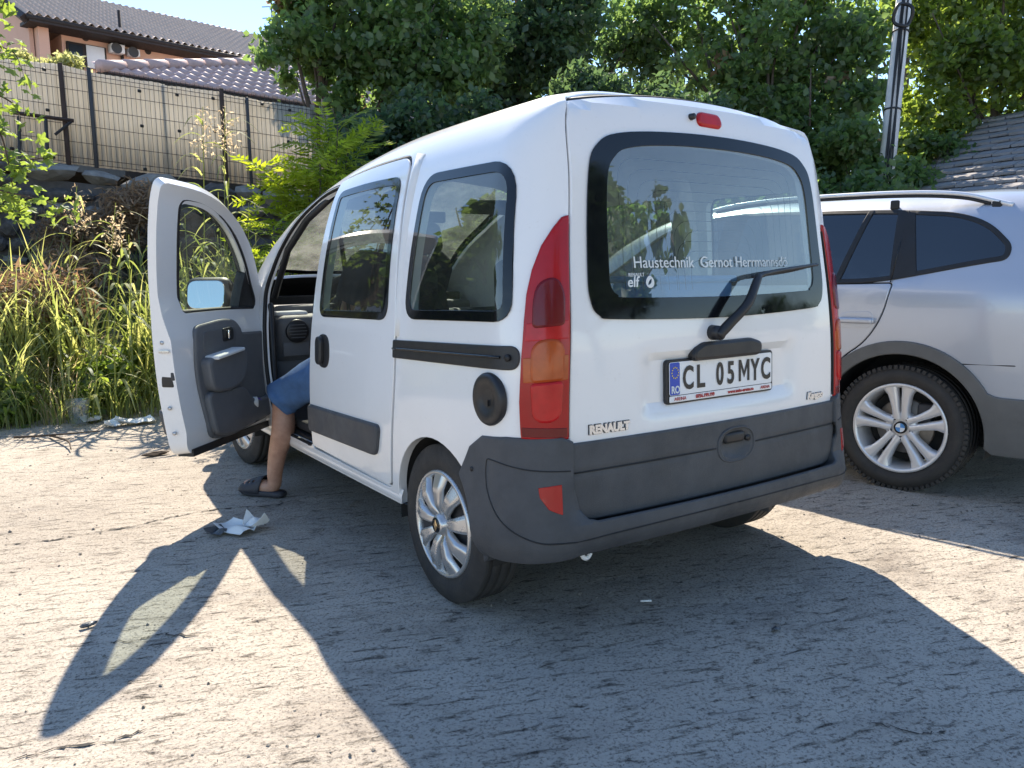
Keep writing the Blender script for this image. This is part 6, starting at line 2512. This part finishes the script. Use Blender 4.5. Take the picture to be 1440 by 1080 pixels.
frond_shrub("pinnate_shrub", "bright yellow-green shrub with feathery leaves beside the fence end", gp(455, 7.9),
            [at(462, 190, 7.7), at(490, 205, 7.9), at(430, 240, 7.6), at(445, 275, 7.5), at(500, 230, 8.0), at(415, 300, 7.5), at(470, 250, 7.6), at(400, 270, 7.8), at(475, 172, 7.6), at(450, 215, 7.4)], 190, 71, 1.3)
frond_shrub("pinnate_shrub", "small yellow-green feathery shrub in front of the van's windscreen pillar", gp(385, 6.6),
            [at(372, 375, 6.5), at(395, 350, 6.7), at(360, 400, 6.4), at(410, 340, 6.9), at(385, 320, 6.8)], 60, 72, .95)

# ---- grass, reeds and weeds on the bank
def blades(n, region, hmin, hmax, wid, rng, bend=(.25, .9), seg=6, lean=None):
    P = region(n, rng)
    P = np.stack([P[:, 0], P[:, 1], ground_z(P[:, 0], P[:, 1], False)], 1)
    h = rng.uniform(hmin, hmax, n)
    az = rng.uniform(0, 2 * math.pi, n)
    dirv = np.stack([np.cos(az), np.sin(az), 0 * az], 1)
    sd = np.stack([-np.sin(az), np.cos(az), 0 * az], 1)
    bd = rng.uniform(*bend, n)
    tw = rng.normal(0, .35, n)
    rows = []
    for i in range(seg + 1):
        t_ = i / seg
        up = h * (t_ - .38 * bd * t_ ** 3)
        out = h * bd * .62 * t_ ** 2.2
        c = P + dirv * out[:, None] + Z1 * up[:, None]
        w_ = wid * rng.uniform(.9, 1.1, n) * (1.0 - t_ ** 1.8) * (.55 + 1.2 * min(t_, .4)) + .0006
        s2 = sd * np.cos(tw * t_)[:, None] + Z1 * np.sin(tw * t_)[:, None] * .6
        rows.append(c - s2 * w_[:, None])
        rows.append(c + s2 * w_[:, None])
    V = np.stack(rows, 1)
    k = 2 * (seg + 1)
    q = np.array([[2 * i, 2 * i + 1, 2 * i + 3, 2 * i + 2] for i in range(seg)])
    F = (q[None] + (np.arange(n) * k)[:, None, None]).reshape(-1, 4)
    return V.reshape(-1, 3), F


def strip(x0, x1, d0, d1, clumpn=0, spread=.18):
    """positions on the bank: x range and distance behind the yard's edge"""
    def f(n, rng):
        if clumpn:
            cx, cd = rng.uniform(x0, x1, clumpn), d0 + (d1 - d0) * rng.random(clumpn) ** 1.2
            k = rng.integers(0, clumpn, n)
            x, dd = cx[k] + rng.normal(0, spread, n), cd[k] + rng.normal(0, spread, n)
            dd = np.maximum(dd, d0)
        else:
            x, dd = rng.uniform(x0, x1, n), d0 + (d1 - d0) * rng.random(n) ** 1.2
        return np.stack([x, 5.25 - .12 * (x + 1.5) + dd], 1)
    return f


rg = np.random.default_rng(301)
gparts = [blades(5200, strip(-5.5, .8, .05, 1.9), .18, .55, .006, rg, (.4, 1.2)),
          blades(2600, strip(-5.5, .8, .25, 2.6, 60, .13), .55, 1.05, .009, rg, (.3, .95)),
          blades(900, strip(-2.6, .6, .6, 2.8, 34, .12), .9, 1.45, .014, rg, (.25, .8), 8)]
V = np.concatenate([p[0] for p in gparts])
off_ = 0
Fs = []
for p in gparts:
    Fs.append(p[1] + off_)
    off_ += len(p[0])
# quads of differing segment counts share one array width
o = fastmesh("grass", V, np.concatenate(Fs), "leaf_grass")
tag(o, "tall green grass growing along the foot of the retaining wall", kind="stuff")
sparts = [blades(2600, strip(-5.5, -1.2, .5, 2.2, 26, .22), .25, .75, .004, rg, (.5, 1.5)),
          blades(500, strip(-4.5, .5, .1, 1.2, 18, .1), .2, .6, .004, rg, (.3, 1.4))]
V = np.concatenate([p[0] for p in sparts])
F = np.concatenate([sparts[0][1], sparts[1][1] + len(sparts[0][0])])
o = fastmesh("dry_grass", V, F, "leaf_straw")
tag(o, "dry straw-coloured grass among the green blades", kind="stuff")
# broad weeds low down
wc_ = []
wr_ = []
for _ in range(90):
    x = rg.uniform(-5.2, .7)
    dd = rg.uniform(.15, 2.4)
    y = 5.25 - .12 * (x + 1.5) + dd
    wc_.append((x, y, ground_z(np.array([x]), np.array([y]), False)[0] + rg.uniform(.05, .32)))
    wr_.append(rg.uniform(.10, .24))
V, T, _ = leafcloud(wc_, wr_, 15000, .055, rg, .8, up=.9)
o = fastmesh("weeds", V, T, "leaf_light")
tag(o, "low broad-leaved weeds between the grass", kind="stuff")
# dry brush heaped against the wall
V, T, _ = leafcloud([(*at(60, 430, 7.4), .35)[:3], at(100, 390, 8.2), at(30, 440, 7.2), at(150, 330, 8.9), at(190, 290, 9.0), at(90, 330, 9.0)], [.42, .34, .4, .3, .3, .28], 16000, .022, rg, .7, aspect=6.0)
o = fastmesh("dry_brush", V, T, "leaf_dead")
tag(o, "heap of brown dry brush against the burnt wall", kind="stuff")

# reeds, each a plant of its own
def reed(label, px, d, top_py, seed, plume=False):
    rng = np.random.default_rng(seed)
    x, y = gp(px, d)
    bz = ground_z(np.array([x]), np.array([y]), False)[0]
    tp = at(px + rng.uniform(-12, 12), top_py, d)
    base = np.array([x, y, bz])
    t = thing("reed", base, label, "reed", "reeds on the bank")
    pts = np.array(crom([base, base + (tp - base) * .5 + rng.normal(0, .03, 3), tp], 6))
    mesh("stalk", *tube(pts, np.linspace(.009, .003, len(pts)), 6), "leaf_grass", t)
    H = np.linalg.norm(tp - base)
    V, F = [], []
    nl = int(9 + H * 4)
    for i in range(nl):
        f_ = .12 + .86 * i / nl
        c = base + (tp - base) * f_
        az = rng.uniform(0, 2 * math.pi)
        dr = np.array([math.cos(az), math.sin(az), 0])
        sd = np.array([-dr[1], dr[0], 0])
        L_ = rng.uniform(.35, .62) * (1.1 - .4 * f_)
        b = len(V)
        for k in range(8):
            u = k / 7
            p = c + dr * L_ * u * (.75 + .2 * u) + Z1 * L_ * (.75 * u - 1.0 * u * u)
            w_ = .017 * (1 - u ** 2.2) * (.5 + 1.3 * min(u, .35)) + .0006
            V += [p - sd * w_, p + sd * w_ + Z1 * .003]
        F += [(b + 2 * k, b + 2 * k + 1, b + 2 * k + 3, b + 2 * k + 2) for k in range(7)]
    o = mesh("blades", V, F, "leaf_grass", t)
    o["kind"] = "stuff"
    if plume:
        c_ = [tp + np.array([0, 0, -.04 - .05 * k]) for k in range(8)]
        V, T, _ = leafcloud(c_, np.linspace(.03, .06, 8), 170, .014, rng, aspect=3.0)
        fastmesh("plume", V, T, "leaf_straw", t)["kind"] = "stuff"
    return t


reed("tall plumed reed rising in front of the fence, left of its dark post", 285, 7.6, 150, 1, True)
reed("tallest plumed reed crossing the fence beside its dark post", 322, 7.8, 150, 2, True)
reed("slim plumed reed at the wall's left end", 118, 7.6, 262, 3, True)
reed("slim plumed reed nearest the open door's upper corner", 152, 7.4, 285, 4, True)
for k, (px, d, tpy) in enumerate(((265, 6.9, 300), (300, 6.8, 270), (325, 7.0, 250), (345, 6.9, 285), (310, 6.6, 330), (280, 6.5, 350), (255, 6.7, 340), (355, 6.6, 330), (335, 6.4, 360))):
    reed(["leafy reed behind the door window's free edge", "tall leafy reed seen above the open door's sloping edge", "tallest leafy reed behind the open door, left of the feathery shrub", "leafy reed just right of the tallest one behind the door", "leafy reed framed by the middle of the door window", "short leafy reed low in the door window", "leafy reed at the door window's left side", "leafy reed beside the windscreen pillar", "short leafy reed above the door mirror"][k], px, d, tpy, 20 + k)
for k, (px, d, tpy) in enumerate(((40, 6.6, 400), (95, 6.7, 385), (165, 6.6, 340), (130, 6.4, 420), (190, 6.8, 330), (10, 6.9, 380))):
    reed(["arching reed near the left edge of the grass", "arching reed above the clear plastic cup", "tall arching reed left of the open van door", "short arching reed between cup and door", "tallest arching reed touching the open door's edge", "arching reed at the very left edge of the picture"][k], px, d, tpy, 40 + k)

# ---- vine hanging in from the left edge: each leaf its own piece
vt = thing("climbing_vine", (*gp(-60, 5.0), 0), "sunlit vine with lobed leaves hanging in at the left edge", "vine")
lob = []
for k in range(30):
    a = 2 * math.pi * k / 30
    lob.append((1 + .28 * math.cos(5 * a) - .25 * (abs(math.pi - a) < .35)) * np.array([math.cos(a), math.sin(a)]))
mm = bpy.data.meshes.new("vine_leaf")
V = [(0, 0, .012)] + [(p[0] * .038, p[1] * .034, -.010 * abs(p[1])) for p in lob]
mm.from_pydata(V, [], [(0, k + 1, (k + 1) % 30 + 1) for k in range(30)])
mm.materials.append(MATS["leaf_light"])
rv_ = np.random.default_rng(77)
root = np.array([*gp(-60, 5.0), 0.0])
inv = Matrix.Translation(-Vector(ROOT_LOC[vt.name]))
paths = [[(-70, 40), (-20, 60), (20, 75), (38, 120)], [(-60, 110), (-10, 130), (22, 150), (30, 185)], [(-60, 200), (0, 225), (35, 225), (68, 222)], [(-60, 250), (10, 270), (60, 282), (98, 300)], [(-60, 60), (-10, 20), (5, 5), (8, -20)], [(-50, 160), (-5, 180), (12, 230), (20, 280)], [(-60, 280), (-10, 285), (15, 300), (40, 290)]]
for pa in paths:
    P3 = np.array(crom([at(px, py, 4.9 + rv_.normal(0, .12)) for px, py in pa], 7))
    P3 = np.concatenate([[root + Z1 * P3[0][2] * .5, ], P3])
    mesh("stem", *tube(P3, np.linspace(.008, .0025, len(P3)), 5), "twig_brown", vt)
    for p in P3[3:]:
        for _ in range(2):
            q = p + rv_.normal(0, .045, 3)
            o = bpy.data.objects.new("leaf", mm)
            COL.objects.link(o)
            o.parent = vt
            o.matrix_parent_inverse = inv
            o.matrix_basis = Matrix.Translation(Vector(q)) @ Matrix.Rotation(rv_.uniform(0, 6.28), 4, 'Z') @ Matrix.Rotation(rv_.normal(.7, .5), 4, 'X') @ Matrix.Rotation(rv_.uniform(0, 6.28), 4, 'Z') @ Matrix.Scale(rv_.uniform(.5, 1.05), 4)
# pale feathery bush on top of the wall at the left
tree("feathery_bush", "pale feathery bush on the terrace above the fence's left part", gp(80, 11.2), cl((60, 100, 11.2, .20), (95, 98, 11.3, .20), (25, 95, 11.2, .22), (122, 106, 11.3, .12)), 4500, .035, "leaf_pale", cat="shrub", trunk=0, aspect=2.6)

# ---- litter along the yard's edge
cupc = onz(112, 600, 0.0)
cz_ = ground_z(np.array([cupc[0]]), np.array([cupc[1]]), False)[0]
V, F = lathe([(.0, 0), (.055, 0), (.058, .004), (.088, .20), (.090, .205)], 24)
o = mesh("plastic_cup", [cupc + np.array([y_, z_, x_ + cz_ + .01]) for x_, y_, z_ in V], F, "glass_clear", None)
tag(o, "clear plastic cup standing at the edge of the weeds", "cup")
for k, (px, py, sz_, lb) in enumerate(((190, 594, (.30, .16), "white plastic wrapper by the weeds left of the open door"), (128, 592, (.16, .12), "white scrap of paper beside the clear plastic cup"),
                                       (158, 598, (.2, .1), "flattened white wrapper between cup and open door"), (6, 590, (.12, .14), "white wrapper at the left edge of the weeds"))):
    c = onz(px, py, .02)
    tag(sheet_paper("wrapper", c, sz_, 50 + k, "paper", None, .035, k * .8), lb, "wrapper", "wrappers along the weeds")
tw_ = thing("fallen_twig", onz(90, 615, 0), "dry forked twig lying on the yard below the weeds", "twig")
for a, b, c in (((20, 615), (70, 612), (140, 606)), ((70, 612), (95, 620), (100, 632))):
    pts = [onz(*q, .02 + .02 * (i % 2)) for i, q in enumerate((a, b, c))]
    mesh("branch", *tube(np.array(crom(pts, 4)), np.linspace(.010, .004, 9), 5), "twig_brown", tw_)
bk = onz(218, 638, .015)
tag(crumple("bark_chip", bk, (.09, .03, .03), "twig_brown", None, 61, .6), "brown bark chip under the open door's corner", "bark")
